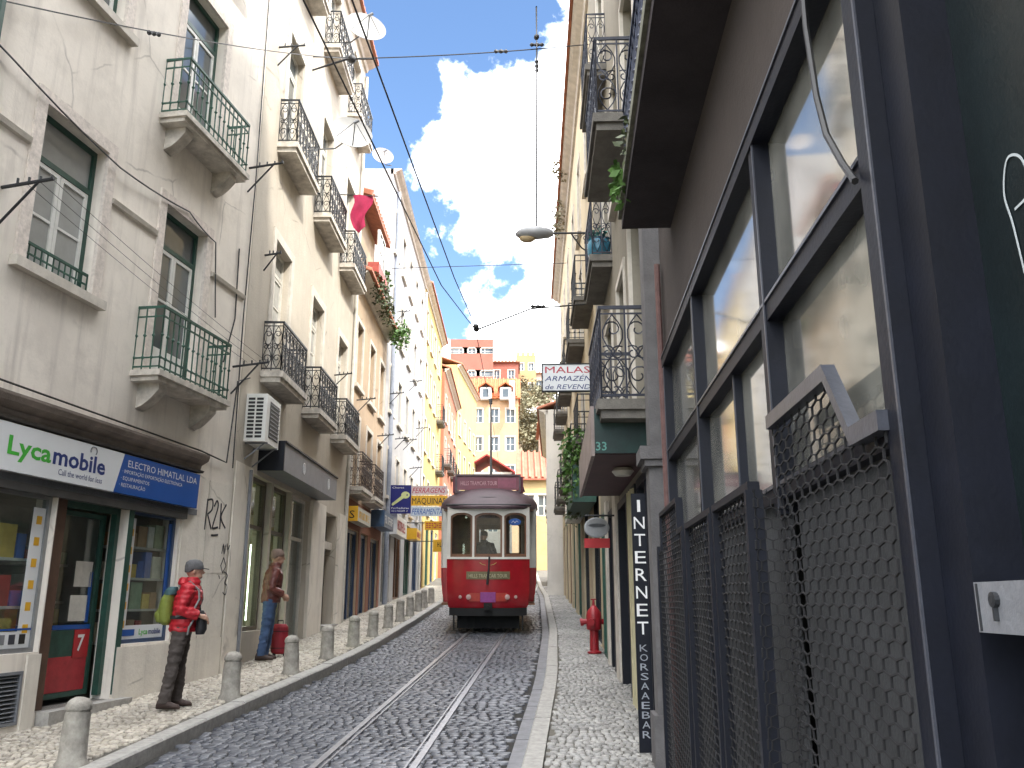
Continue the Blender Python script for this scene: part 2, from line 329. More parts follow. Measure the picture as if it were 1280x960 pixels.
def setts(fa, fb, y0, y1, w, l, dz, gap, slant=0, jit=.2, arch=0.):
    """list of stones (cx, cy, half x, half y, rotation, lift)"""
    out = []; y = y0
    while y < y1:
        rl = l*random.uniform(.88, 1.14); xa, xb = fa(y), fb(y); x = xa-random.random()*w
        while x < xb:
            sw = w*random.uniform(.8, 1.35); cx = x+sw/2
            if cx-sw*.35 > xa and cx+sw*.35 < xb:
                t = (cx-xa)/(xb-xa)
                out.append((cx, y+rl/2+slant*(cx-xa)+arch*math.sin(math.pi*t)+random.uniform(-jit, jit)*l*.3, sw/2-gap, rl/2-gap, random.uniform(-.09, .09), random.uniform(-.007, .006)))
            x += sw
        y += rl
    return out
def stone_mesh(stones, dz, bev, mat, name, zf=True):
    S = np.array(stones); n = len(S)
    qx = np.array([-1, 1, 1, -1.]); qy = np.array([-1, -1, 1, 1.])
    V = np.zeros((n, 12, 3)); c, s = np.cos(S[:, 4])[:, None], np.sin(S[:, 4])[:, None]
    jit = rng.uniform(-.12, .12, (n, 4, 2))
    for lv, (ins, z) in enumerate(((0, -.03), (bev*.35, -.006), (bev*1.5, 0))):
        lx = (S[:, 2:3]*(1+jit[:, :, 0])-ins)*qx; ly = (S[:, 3:4]*(1+jit[:, :, 1])-ins)*qy
        V[:, lv*4:lv*4+4, 0] = S[:, 0:1]+lx*c-ly*s; V[:, lv*4:lv*4+4, 1] = S[:, 1:2]+lx*s+ly*c
        tilt = rng.uniform(-.05, .05, (n, 2)) if lv == 0 else tilt
        V[:, lv*4:lv*4+4, 2] = dz+z+S[:, 5:6]+(lx*tilt[:, :1]+ly*tilt[:, 1:])
    yy = V[:, :, 1]; V[:, :, 2] += np.where(yy <= 45, .056*yy, .056*45+.085*(yy-45))
    fq = []
    for lv in (0, 4):
        for k in range(4):
            l = (k+1) % 4; fq.append((lv+k, lv+l, lv+4+l, lv+4+k))
    fq.append((8, 9, 10, 11)); fq = np.array(fq)
    F = (fq[None]+12*np.arange(n)[:, None, None]).reshape(-1, 4)
    me = bpy.data.meshes.new(name); me.vertices.add(n*12); me.vertices.foreach_set('co', V.ravel())
    me.loops.add(len(F)*4); me.loops.foreach_set('vertex_index', F.ravel().astype(np.int32)); me.polygons.add(len(F)); me.polygons.foreach_set('loop_start', np.arange(0, len(F)*4, 4, dtype=np.int32))
    try: me.polygons.foreach_set('loop_total', np.full(len(F), 4, dtype=np.int32))
    except Exception: pass
    a = me.attributes.new('tone', 'FLOAT', 'FACE'); a.data.foreach_set('value', np.repeat(rng.random(n), 9).astype(np.float32))
    me.materials.append(mat); me.update(); me.validate(); return me
cob = setts(lambda y: KL(y)+.01, lambda y: KR(y)-.17, 3, 46, .118, .098, 0, .0075, arch=.0)
cob.sort(key=lambda s: s[1])
vis = [s for s in cob if s[1] > 8.0 and not any(abs(s[0]-(TRK(s[1])+k*.46)) < .09 for k in (-1, 1)) and abs(s[0]/s[1]*1072+640-0) > 0 and (s[0]/s[1]) > -.5]
near = vis[:300]; ns = set(id(s) for s in near); rest = [s for s in cob if id(s) not in ns]
o = bpy.data.objects.new('cobblestones', stone_mesh(rest, 0, .012, m_cob, 'cobblestones')); COL.objects.link(o); o.parent = road; o['kind'] = 'stuff'
variants = [stone_mesh([(0, 0, .054*random.uniform(.9, 1.2), .043*random.uniform(.95, 1.1), random.uniform(-.08, .08), 0)], 0, .012, m_cob, 'cobblestone') for k in range(10)]
for i, s in enumerate(near):
    me = variants[i % 10]; o = bpy.data.objects.new('cobblestone', me); COL.objects.link(o); o.parent = road
    o.location = (s[0], s[1], g(s[1])+s[5]); o.scale = (s[2]/.056, s[3]/.044, 1); o.rotation_euler = (0, 0, s[4])
for par, fa, fb, sl_, mst in ((pl, lambda y: WL(y)-.02, lambda y: KL(y)-KW-.005, .35, m_calc), (pr, lambda y: KR(y)+KW+.005, lambda y: WR(y)+.3, -.25, m_calcr)):
    st = setts(fa, fb, 3, 46, .070, .066, 0, .005, slant=sl_, jit=.5)
    o = bpy.data.objects.new('paving_setts', stone_mesh(st, KH, .007, mst, 'paving_setts')); COL.objects.link(o); o.parent = par; o['kind'] = 'stuff'
# kerbs: single granite blocks
def kerb(par, fk, sg):
    y = -6.
    while y < 80:
        l = random.uniform(.75, 1.25) if y < 40 else 2.5; a, b = y+.005, y+l-.005; mb = MB(); dz = random.uniform(-.006, .006); rings = []
        for yy in (a, (a+b)/2, b):
            x = fk(yy); h = g(yy)+KH+.008+dz; x1 = x+sg*(KW-.006)
            rings.append([(x, yy, h-.3), (x, yy, h-.02), (x+sg*.018, yy, h), (x1, yy, h), (x1, yy, h-.3)])
        mb.loft(rings); o = bpy.data.objects.new('kerb_stone', mb.mesh('kerb_stone', m_granite)); COL.objects.link(o); o.parent = par
        y += l
kerb(pl, KL, -1); kerb(pr, KR, 1)
m_gut = M('gutter stone', (.20, .20, .215), .6, var=.3, scale=6, bump=.25)
y = 3.
while y < 46:   # flat slabs between the cobbles and the right kerb
    l = random.uniform(.4, .75); mb = MB(); dz = random.uniform(-.004, .004)
    mb.loft([[(KR(q)-.165, q, g(q)-.06), (KR(q)-.006, q, g(q)-.06), (KR(q)-.006, q, g(q)+.004+dz), (KR(q)-.165, q, g(q)+.002+dz)] for q in (y+.004, y+l-.004)])
    o = bpy.data.objects.new('gutter_stone', mb.mesh('gutter_stone', m_gut)); COL.objects.link(o); o.parent = road; y += l
# tram rails: head, groove and guard lip
for k, lab in ((-1, 'left steel tram rail set in the cobbles, nearer the bollards'), (1, 'right steel tram rail set in the cobbles, nearer the hydrant pavement')):
    t = root('tram_rail', WORLD, (TRK(8.4)+k*.46, 8.4, g(8.4)), lab, 'rail', 'tram rails')
    for nm, a, b, top, mt in (('rail_head', -.032, .032, .014, m_steel), ('groove', .032, .066, -.012, m_raildark), ('guard_lip', .066, .086, .009, m_steel)):
        mb = MB(); rings = []
        for y in np.arange(-6, 60.1, 1.5):
            c = TRK(y)+k*.46; a_, b_ = (c-k*a, c-k*b); z = g(y)+top
            rings.append([(a_, y, z-.08), (b_, y, z-.08), (b_, y, z), (a_, y, z)])
        part(mb.loft(rings), nm, mt, t)

# ------------------------------------------------------------------ building kit
def wall_mesh(mb, x0, x1, z0, z1, holes, depth=.28, back=7.0, body=True, slope=None):
    """street wall with real openings and reveals, plus the house body behind it"""
    xs = sorted({x0, x1, *[h[0] for h in holes], *[h[1] for h in holes]}); zs = sorted({z0, z1, *[h[2] for h in holes], *[h[3] for h in holes]})
    for i in range(len(xs)-1):
        for j in range(len(zs)-1):
            cx, cz = (xs[i]+xs[i+1])/2, (zs[j]+zs[j+1])/2
            if any(h[0] < cx < h[1] and h[2] < cz < h[3] for h in holes): continue
            mb.add([(xs[i], 0, zs[j]), (xs[i+1], 0, zs[j]), (xs[i+1], 0, zs[j+1]), (xs[i], 0, zs[j+1])], [(0, 1, 2, 3)])
    for a, b, c, d in holes:
        mb.add([(a, 0, c), (b, 0, c), (b, -depth, c), (a, -depth, c)], [(0, 1, 2, 3)]); mb.add([(a, 0, d), (b, 0, d), (b, -depth, d), (a, -depth, d)], [(0, 1, 2, 3)])
        mb.add([(a, 0, c), (a, 0, d), (a, -depth, d), (a, -depth, c)], [(0, 1, 2, 3)]); mb.add([(b, 0, c), (b, 0, d), (b, -depth, d), (b, -depth, c)], [(0, 1, 2, 3)])
    if body:
        mb.add([(x0, 0, z0), (x0, 0, z1), (x0, -back, z1), (x0, -back, z0)], [(0, 1, 2, 3)]); mb.add([(x1, 0, z0), (x1, 0, z1), (x1, -back, z1), (x1, -back, z0)], [(0, 1, 2, 3)])
        mb.add([(x0, -back, z0), (x1, -back, z0), (x1, -back, z1), (x0, -back, z1)], [(0, 1, 2, 3)]); mb.add([(x0, 0, z1), (x1, 0, z1), (x1, -back, z1), (x0, -back, z1)], [(0, 1, 2, 3)])
    return mb
def frame4(mb, a, b, c, d, w, y0, y1, bottom=True):
    mb.box(a, a+w, y0, y1, c, d); mb.box(b-w, b, y0, y1, c, d); mb.box(a+w, b-w, y0, y1, d-w, d)
    if bottom: mb.box(a+w, b-w, y0, y1, c, c+w)
    return mb
def window(B, a, b, c, d, fm=None, sm=None, pm=None, transom=None, leaves=2, rows=2, rec=.16, door=False, trim=None, sill=True, tw=.14, far=False, panes=True):
    """casement in the opening a..b, c..d: fixed frame > leaves, panes, sill"""
    if a > b: a, b = b, a
    fm = fm or m_green; sm = sm or m_white; pm = pm or m_pane
    w = .06; f = MB(); frame4(f, a, b, c, d, w, -rec-.06, -rec+.02)
    top = d-w
    if transom: f.box(a+w, b-w, -rec-.05, -rec+.02, transom-.035, transom+.035); top = transom-.035
    W = part(f, 'french_door' if door else 'window', fm, B)
    if far:
        part(MB().box(a+w, b-w, -rec-.03, -rec-.01, c+w, d-w), 'pane', pm, W)
        s = MB(); xm = (a+b)/2; s.box(xm-.04, xm+.04, -rec-.012, -rec+.012, c+w, top)
        for r in range(1, rows): s.box(a+w, b-w, -rec-.012, -rec+.008, c+(top-c)*r/rows-.02, c+(top-c)*r/rows+.02)
        part(s, 'sash', sm, W)
    else:
        if transom: part(MB().box(a+w, b-w, -rec-.03, -rec-.015, transom+.035, d-w), 'pane', pm, W)
        n = leaves; lw = (b-a-2*w)/n
        for i in range(n):
            l0, l1 = a+w+i*lw+.004, a+w+(i+1)*lw-.004; s = MB(); sw = .055
            lo = c+w+(.0 if not door else 0.)
            frame4(s, l0, l1, lo, top-.004, sw, -rec-.035, -rec+.012)
            pz0, pz1 = lo+sw, top-.004-sw
            if door:
                s.box(l0+sw, l1-sw, -rec-.03, -rec+.004, pz0, pz0+.42); pz0 += .42
            for r in range(1, rows): zz = pz0+(pz1-pz0)*r/rows; s.box(l0+sw, l1-sw, -rec-.03, -rec+.006, zz-.016, zz+.016)
            part(s, 'leaf', sm, W)
            for r in range(rows):
                za, zb = pz0+(pz1-pz0)*r/rows, pz0+(pz1-pz0)*(r+1)/rows
                part(MB().box(l0+sw, l1-sw, -rec-.02, -rec-.008, za, zb), 'pane', pm, W)
    if trim:
        t = MB(); y1 = .028
        t.box(a-tw, a+.002, -.02, y1, c, d+tw); t.box(b-.002, b+tw, -.02, y1, c, d+tw); t.box(a-.002, b+.002, -.02, y1, d-.002, d+tw)
        part(t, 'surround', trim, W)
    if sill and not door: part(MB().box(a-tw-.04, b+tw+.04, -rec, .10, c-.11, c+.003), 'sill', m_stone, W)
    return W
def scroll(cx, cz, r, turns, dirn, ph, n=12):
    return [(cx+r*(1-.72*t)*math.cos(ph+dirn*turns*2*math.pi*t), cz+r*(1-.72*t)*math.sin(ph+dirn*turns*2*math.pi*t)) for t in [i/n for i in range(n+1)]]
def railing(mb, path, z0, h, style, thick=.012):
    """path: plan polyline (x, y); bars or scrolled ironwork between a top and a bottom rail"""
    P = [Vector((p[0], p[1], 0)) for p in path]
    for zz, r in ((z0+h, thick*1.7), (z0+.05, thick)) + (((z0+h-.13, thick), (z0+.17, thick)) if style == 'bars' else ((z0+h-.07, thick*.8),)):
        mb.tube([(p.x, p.y, zz) for p in P], r, 4)
    for i in range(len(P)-1):
        a, b = P[i], P[i+1]; L = (b-a).length; d = (b-a).normalized()
        if style == 'bars':
            n = max(2, round(L/.135))
            for k in range(n+1):
                q = a+d*(L*k/n); mb.tube([(q.x, q.y, z0-.02), (q.x, q.y, z0+h)], thick*.75, 4, False)
                for zz in (z0+h*.55, z0+h*.2):
                    mb.tube([(q.x, q.y, zz-.025), (q.x, q.y, zz), (q.x, q.y, zz+.025)], [thick*.7, thick*1.9, thick*.7], 5, False)
        else:
            n = max(2, round(L/.26)); cw = L/n
            for k in range(n+1):
                q = a+d*(cw*k); mb.tube([(q.x, q.y, z0), (q.x, q.y, z0+h)], thick*.8, 4, False)
            hh = h-.14
            for k in range(n):
                for (u, zz, r, ph, dr) in ((.5, .80, .10, 0, 1), (.3, .5, .085, 2.2, -1), (.7, .5, .085, .9, 1), (.5, .22, .11, 3.1, -1)):
                    pts = scroll(cw*(k+u), z0+.07+hh*zz, r*cw/.26, 1.1, dr, ph)
                    mb.tube([tuple(a+d*px)[:2]+(pz,) for px, pz in pts], thick*.6, 3, False)
                for s_ in (1, -1):
                    pts = [(cw*(k+.5+s_*.42*math.sin(t*math.pi*2)), z0+.06+hh*t) for t in [j/10 for j in range(11)]]
                    mb.tube([tuple(a+d*px)[:2]+(pz,) for px, pz in pts], thick*.55, 3, False)
    return mb
def corbel(x, z, wd, dep, h):
    prof = [(0, z), (dep, z), (dep, z-.05)]
    for i in range(9):
        t = i/8; prof.append((dep*.9*(1-t)**.6*1.0+.03*(1-t), z-.08-(h-.1)*t))
    prof.append((0, z-h)); return MB().prism(prof, 0, x-wd/2, x+wd/2)
def balcony(B, a, b, z, dep, h=.92, style='bars', im=None, corbels=True, thick=.012, sm=None, slab=.14):
    if a > b: a, b = b, a
    im = im or m_iron; s = MB(); s.box(a, b, -.02, dep, z-slab*.55, z); s.box(a+.04, b-.04, -.02, dep-.04, z-slab, z-slab*.55)
    S = part(s, 'balcony', sm or m_slab, B); i = .05
    part(railing(MB(), [(a+i, 0), (a+i, dep-i), (b-i, dep-i), (b-i, 0)], z, h, style, thick), 'railing', im, S)
    if corbels:
        for x in (a+.3, b-.3): part(corbel(x, z-slab, .2, dep*.72, .34), 'corbel', sm or m_slab, S)
    return S
def house(name, F, Y0, Y1, top, wm, holes, label, back=7.0, zb=None, depth=.28, group=None):
    a, b = F.x(Y0), F.x(Y1); lo = min(g(Y0), g(Y1))-.5 if zb is None else zb
    B = root(name, F, ((a+b)/2, 0, lo), label, 'building', group)
    hs = [(min(F.x(h[0]), F.x(h[1])), max(F.x(h[0]), F.x(h[1])), h[2], h[3]) for h in holes]
    part(wall_mesh(MB(), min(a, b), max(a, b), lo, top, hs, depth, back), 'wall', wm, B)
    B['_'] = 0; del B['_']
    return B
def eave(B, a, b, z, dep=.32, tiles=True, hgt=.22):
    """moulded cornice and the edge of a tiled roof above it"""
    if a > b: a, b = b, a
    part(MB().prism([(-.1, z-hgt), (.06, z-hgt), (.1, z-hgt*.6), (dep*.6, z-hgt*.3), (dep*.8, z), (-.1, z)], 0, a, b), 'cornice', m_stone, B)
    if tiles:
        t = MB(); n = max(3, int((b-a)/.24))
        for k in range(n):
            x = a+(b-a)*(k+.5)/n; r = (b-a)/n*.52; rings = []
            for y, zz in ((dep, z+.02), (-2.6, z+1.1)):
                rings.append([(x+r*math.cos(math.pi*q/5), y, zz+r*.9*math.sin(math.pi*q/5)) for q in range(6)])
            t.loft(rings)
        t.prism([(dep-.02, z+.005), (-2.6, z+1.08), (-6.9, z-.2), (-6.9, z-.1), (-2.6, z+1.12), (dep-.02, z+.03)], 0, a, b)
        part(t, 'roof', m_tile, B)

# ------------------------------------------------------------------ left side: pale house with the electronics shop
m_L1 = plaster('grey beige render', (.84, .78, .70), amount=.95, dirt=(.36, .32, .29), cracks=.12)
m_trim1 = M('pinkish stone surround', (.70, .63, .57), .8, var=.25, scale=18, bump=.2)
m_L2 = plaster('cream white render', (.54, .49, .415), amount=.5, dirt=(.26, .23, .19))
m_L3 = plaster('peach render', (.50, .38, .27), amount=.5)
m_L3g = plaster('terracotta render', (.30, .14, .095), amount=.4)
m_L4 = plaster('white render', (.44, .435, .44), amount=.3)
m_L5 = plaster('yellow render', (.52, .39, .15), amount=.35)
m_L6 = plaster('salmon render', (.42, .16, .10), amount=.4)
m_L7 = plaster('pale yellow render', (.50, .40, .17), amount=.35)
m_base = plaster('worn stone base', (.80, .75, .67), amount=.55, dirt=(.22, .19, .16))
m_blueframe = M('blue shopfront paint', (.03, .06, .13), .4, var=.3, scale=6, bump=.08)
m_orange = M('yellow sign plastic', (.72, .40, .02), .35, var=.08, bump=.03)
m_white_pl = M('white sign plastic', (.74, .76, .78), .3, var=.05, scale=2, bump=.02)
m_blue_pl = M('blue sign plastic', (.012, .085, .36), .3, var=.08, scale=2, bump=.02)
m_txt_blue = M('dark blue lettering', (.010, .030, .17), .4, var=.05, bump=0)
m_txt_green = M('green lettering', (.055, .42, .045), .4, var=.05, bump=0)
m_txt_black = M('black lettering', (.012, .012, .012), .5, var=.05, bump=0)
m_txt_white = M('white lettering', (.78, .78, .78), .45, var=.05, bump=0)
m_txt_red = M('red lettering', (.45, .03, .06), .45, var=.05, bump=0)

L1HOLES = [(8.64, 9.76, 5.5, 7.42), (11.09, 12.22, 4.85, 7.39), (8.64, 9.76, 9.2, 11.15), (11.09, 12.25, 8.58, 11.1), (11.09, 12.25, 12.3, 14.6), (8.64, 9.76, 12.9, 14.8),
           (6.2, 7.3, 5.5, 7.42), (6.2, 7.3, 9.2, 11.15), (3.6, 4.7, 4.85, 7.39), (3.6, 4.7, 8.58, 11.1),
           (7.3, 9.66, 1.42, 3.16), (9.68, 11.02, .80, 3.16), (11.12, 12.22, 1.43, 3.16), (8.9, 9.47, .71, 1.24), (4.0, 6.6, .4, 3.16)]
B = house('townhouse', FL1, 1.5, 13.65, 15.6, m_L1, L1HOLES, 'weathered grey beige town house above the electronics shop, with green framed windows', depth=.26)
L1 = B; X1 = FL1.x
window(B, X1(8.64), X1(9.76), 5.5, 7.42, transom=6.86, pm=m_pane_l, trim=m_trim1, tw=.16)
window(B, X1(8.64), X1(9.76), 9.2, 11.15, transom=10.6, pm=m_pane, trim=m_trim1, tw=.16)
window(B, X1(8.64), X1(9.76), 12.9, 14.8, transom=14.2, pm=m_pane, trim=m_trim1, tw=.16)
for q in ((6.2, 7.3, 5.5, 7.42), (6.2, 7.3, 9.2, 11.15)): window(B, X1(q[0]), X1(q[1]), q[2], q[3], transom=q[3]-.56, pm=m_pane_l, trim=m_trim1, tw=.16)
for q in ((11.09, 12.22, 4.85, 7.39), (11.09, 12.25, 8.58, 11.1), (11.09, 12.25, 12.3, 14.6), (3.6, 4.7, 4.85, 7.39), (3.6, 4.7, 8.58, 11.1)):
    window(B, X1(q[0]), X1(q[1]), q[2], q[3], transom=q[3]-.53, door=True, pm=m_pane, trim=m_trim1, tw=.16)
gd = MB(); a, b = sorted((X1(8.66), X1(9.74)))
for z in (5.53, 5.65, 5.77): gd.tube([(a, -.05, z), (b, -.05, z)], .012 if z < 5.77 else .02, 4)
for k in range(12): x = a+(b-a)*k/11; gd.tube([(x, -.05, 5.52), (x, -.05, 5.77)], .009, 4)
part(gd, 'window_guard', m_iron_g, B)
for z, im in ((4.85, m_iron_g), (8.58, m_iron_g), (12.3, m_iron_g)): balcony(B, X1(10.7), X1(12.6), z, .42, .86, 'bars', im, thick=.014)
for z in (4.85, 8.58): balcony(B, X1(3.2), X1(5.1), z, .42, .86, 'bars', m_iron_g, thick=.014)
st = MB()
for y0, y1 in ((1.5, 3.5), (4.9, 6.0), (7.5, 8.47), (9.93, 10.92), (12.42, 13.5)): part(MB().prism([(-.01, 6.80), (.035, 6.82), (.05, 6.88), (-.01, 6.90)], 0, *sorted((X1(y0), X1(y1)))), 'string_course', m_stone, B)
cn = MB(); a, b = sorted((X1(1.6), X1(12.55)))
cn.prism([(-.01, 3.80), (.05, 3.80), (.07, 3.88), (.17, 3.94), (.19, 4.0), (.19, 4.03), (-.01, 4.06)], 0, a, b); part(cn, 'shop_cornice', M('brown stained stone', (.20, .165, .14), .8, var=.35, scale=3, bump=.25), B)
dt = MB(); dt.prism([(-.01, 3.77), (.1, 3.77), (.12, 3.80), (-.01, 3.80)], 0, a, b); part(dt, 'cornice_shadow_strip', M('shadow dark stone', (.10, .09, .08), .9, var=.3), B)  # solid strip coloured dark as the shadow line under the cornice
part(MB().box(a, X1(7.3), -.05, .06, 3.16, 3.24), 'shutter_box', m_grey, B)
part(MB().box(X1(7.3), X1(12.3), -.05, .06, 3.08, 3.235), 'shutter_box', M('dark grey metal', (.06, .06, .06), .6, var=.3), B)  # darker grey than the neighbouring box
# shop windows and the open green door
for q in ((7.3, 9.66, 1.42), (11.12, 12.22, 1.43)):
    f = MB(); a, b = sorted((X1(q[0]), X1(q[1]))); frame4(f, a, b, q[2], 3.10, .05, -.14, -.06); W = part(f, 'shop_window', m_blueframe if q[0] > 10 else M('grey aluminium', (.30, .31, .32), .4, metal=.7, var=.15), B)
    part(MB().box(a+.05, b-.05, -.10, -.092, q[2]+.05, 3.05), 'pane', m_gshop, W)
    stp = MB(); stp.box(X1(9.62), X1(9.42), -.088, -.084, 1.5, 2.95) if q[0] < 10 else stp.box(X1(11.32), X1(11.17), -.088, -.084, 1.62, 3.0)
    S = part(stp, 'sticker_strip', m_white_pl, W)
    for k in range(6):
        zc = 1.66+k*.23; xa = (X1(9.52) if q[0] < 10 else X1(11.245)); part(MB().box(xa-.04, xa+.04, -.083, -.080, zc-.04, zc+.05), 'sticker', m_orange, S)
    bs = MB(); bs.box(a+.05, b-.05, -.088, -.083, q[2]+.05, q[2]+.22); S = part(bs, 'sticker_band', m_white_pl, W)
    if q[0] > 10:
        lettering('Lyca', m_txt_green, S, (X1(11.62), -.080, q[2]+.1), (-1, 0, 0), (0, 0, 1), .1, width=.2, bold=.02)
        lettering('mobile', m_txt_blue, S, (X1(11.84), -.080, q[2]+.1), (-1, 0, 0), (0, 0, 1), .1, width=.28, bold=.02)
        part(MB().box(X1(11.25), X1(11.52), -.082, -.079, q[2]+.09, q[2]+.17), 'sticker', m_blue_pl, S)
        st2 = part(MB().box(X1(12.18), X1(12.10), -.088, -.084, 1.7, 3.0), 'sticker_strip', m_blue_pl, W)
    else:
        fr = MB(); frame4(fr, X1(9.64), X1(8.4), q[2]+.03, q[2]+.25, .02, -.083, -.079); part(fr, 'sticker_border', m_blue_pl, S)
        for k in range(7): part(MB().box(X1(8.55+k*.15), X1(8.64+k*.15), -.082, -.079, q[2]+.09, q[2]+.19), 'sticker', (m_txt_black, m_grey, m_navyhi)[k % 3], S)
# interior of the shop: back wall, shelves, goods
a, b = sorted((X1(3.9), X1(12.5)))
it = MB(); it.box(a, b, -2.3, -2.25, .3, 3.3); it.box(a, b, -2.3, -.27, .55, .6); it.box(a, b, -2.3, -.27, 3.25, 3.3); it.box(a, a+.05, -2.25, -.27, .6, 3.25); it.box(b-.05, b, -2.25, -.27, .6, 3.25)
part(it, 'shop_interior', M('shop interior', (.30, .27, .23), .8, var=.3, scale=2, bump=0), B)
goods = [M('goods %d' % i, c, .5, var=.2, bump=0) for i, c in enumerate([(.8, .8, .78), (.5, .06, .05), (.08, .16, .5), (.7, .5, .1), (.1, .1, .1), (.35, .45, .3), (.8, .76, .62), (.5, .3, .16)])]
gname = ['white', 'dark red', 'blue', 'mustard', 'black', 'sage', 'cream', 'brown']; ordn = ['first from left', 'second from left', 'third from left', 'fourth from left', 'fifth from left', 'sixth from left', 'seventh from left', 'eighth from left', 'ninth from left', 'tenth from left', 'eleventh from left', 'twelfth from left', 'thirteenth from left', 'fourteenth from left']
for y0, y1, zs in ((7.4, 9.6, (1.44, 1.9, 2.4)), (11.15, 12.2, (1.45, 1.85, 2.25, 2.65)), (10.0, 11.0, (1.0, 1.5, 1.95, 2.4))):
    dpt = -.29 if y0 != 10.0 else -.9
    for z in zs:
        sh = single(MB().box(X1(y0), X1(y1), dpt-.2, dpt+.14, z-.03, z), 'shop_shelf', m_whiteold, FL1, (X1((y0+y1)/2), dpt, z), None, None)
        sh.parent = None
        tag(sh, '%s shelf %s inside the electronics shop' % ({1.44: 'bottom', 1.9: 'middle', 2.4: 'top', 1.45: 'lowest', 1.85: 'second', 2.25: 'third', 2.65: 'topmost', 1.0: 'knee-high', 1.5: 'waist-high', 1.95: 'chest-high'}[z] if not (y0 == 10.0 and z == 2.4) else 'head-high', {7.4: 'behind the left shop window', 11.15: 'behind the right shop window', 10.0: 'seen through the doorway'}[y0]), 'shelf', 'shop shelves')
        sname = sh['label'].split(' shelf ')[0]+' shelf'; swhere = {7.4: 'of the left shop window', 11.15: 'of the right shop window', 10.0: 'seen through the shop door'}[y0]; cnt_ = 0; y = y0+.05
        while y < y1-.2:
            wd = random.uniform(.12, .34); ht = random.uniform(.14, .36); mt = random.choice(goods)
            mb = MB(); x = sorted((X1(y), X1(y+wd))); mb.box(x[0], x[1], dpt-.14, dpt+.12, z+.001, z+ht); mb.box(x[0]+.02, x[1]-.02, dpt+.12, dpt+.123, z+ht*.3, z+ht*.75)
            single(mb, 'goods_box', mt, FL1, ((x[0]+x[1])/2, dpt, z), '%s box, %s on the %s %s' % (gname[goods.index(mt)], ordn[cnt_], sname, swhere), 'box', 'goods on the shop shelves'); y += wd+.03; cnt_ += 1
# door
dr = root('shop_door', FL1, (X1(11.0), -.2, .85), 'green shop door with red and dark lower panels, electronics shop entrance', 'door')
f = MB(); a, b = sorted((X1(9.98), X1(11.02))); f.box(X1(11.115), X1(11.025), -.2, .015, .85, 3.1); f.box(X1(11.02), X1(10.95), -.2, -.12, .85, 3.1); f.box(a, b, -.2, -.12, 3.02, 3.1); part(f, 'door_frame', m_green, dr)
lf = MB(); frame4(lf, X1(10.93), X1(10.1), .87, 3.0, .055, -.30, -.25); part(lf, 'leaf', m_green, dr)
part(MB().box(X1(10.88), X1(10.16), -.29, -.27, .93, 1.32), 'red_panel', M('faded red poster', (.42, .035, .045), .5, var=.3, scale=6), dr)
part(MB().box(X1(10.88), X1(10.60), -.268, -.262, 1.30, 1.62), 'red_poster', m_red, dr); part(MB().box(X1(10.6), X1(10.16), -.29, -.27, 1.32, 1.62), 'dark_panel', m_green, dr)
lettering('7', m_txt_white, dr, (X1(10.66), -.258, 1.38), (-1, 0, 0), (0, 0, 1), .26, bold=.02)
part(MB().box(X1(10.88), X1(10.2), -.275, -.268, 1.625, 1.68), 'blue_strip', m_blue_pl, dr)
for z, y0 in ((1.72, 10.45), (2.12, 10.48)): part(MB().box(X1(y0), X1(y0+.32), -.272, -.268, z, z+.3), 'notice', m_whiteold, dr)
part(MB().box(X1(10.82), X1(10.76), -.272, -.268, 1.7, 2.3), 'blue_strip', m_blue_pl, dr)
part(MB().box(X1(10.87), X1(10.17), -.279, -.276, 1.7, 2.94), 'pane', m_gshop, dr)
part(MB().box(X1(9.69), X1(9.93), -.24, -.07, .8, 3.1), 'door_jamb', M('brown timber', (.10, .055, .035), .6, var=.3), B)
single(MB().box(X1(9.75), X1(11.25), -.27, .16, .52, .80), 'door_step', m_granite, FL1, (X1(10.5), 0, .6), 'pale stone step under the green shop door', 'step')
vt = root('wall_vent', FL1, (X1(9.2), -.02, .71), 'dark louvred vent low in the wall left of the shop door', 'vent')
f = MB(); frame4(f, X1(9.47), X1(8.9), .71, 1.24, .03, -.06, .012); part(f, 'frame', m_grey, vt)
for k in range(11):
    z = .75+k*.043; part(MB().prism([(-.05, z+.02), (-.045, z+.026), (.0, z+.004), (-.005, z-.002)], 0, X1(9.44), X1(8.93)), 'slat', m_grey, vt)
part(MB().box(X1(9.45), X1(8.92), -.08, -.07, .73, 1.22), 'backing', m_dark, vt)
# plinth and panel joints of the ground floor wall right of the shop
for q in ((12.25, 13.64, 1.42), (11.04, 12.235, 1.40), (9.5, 9.7, 1.40)): part(MB().box(X1(q[0]), X1(q[1]), -.01, .022, .2, q[2]), 'plinth', m_base, B)
for q in ((12.27, 12.92, 1.43, 3.75), (12.935, 13.63, 1.43, 2.35), (12.935, 13.63, 2.362, 3.72)): part(MB().box(X1(q[0]), X1(q[1]), -.01, .012, q[2], q[3]), 'facing_panel', m_base, B)
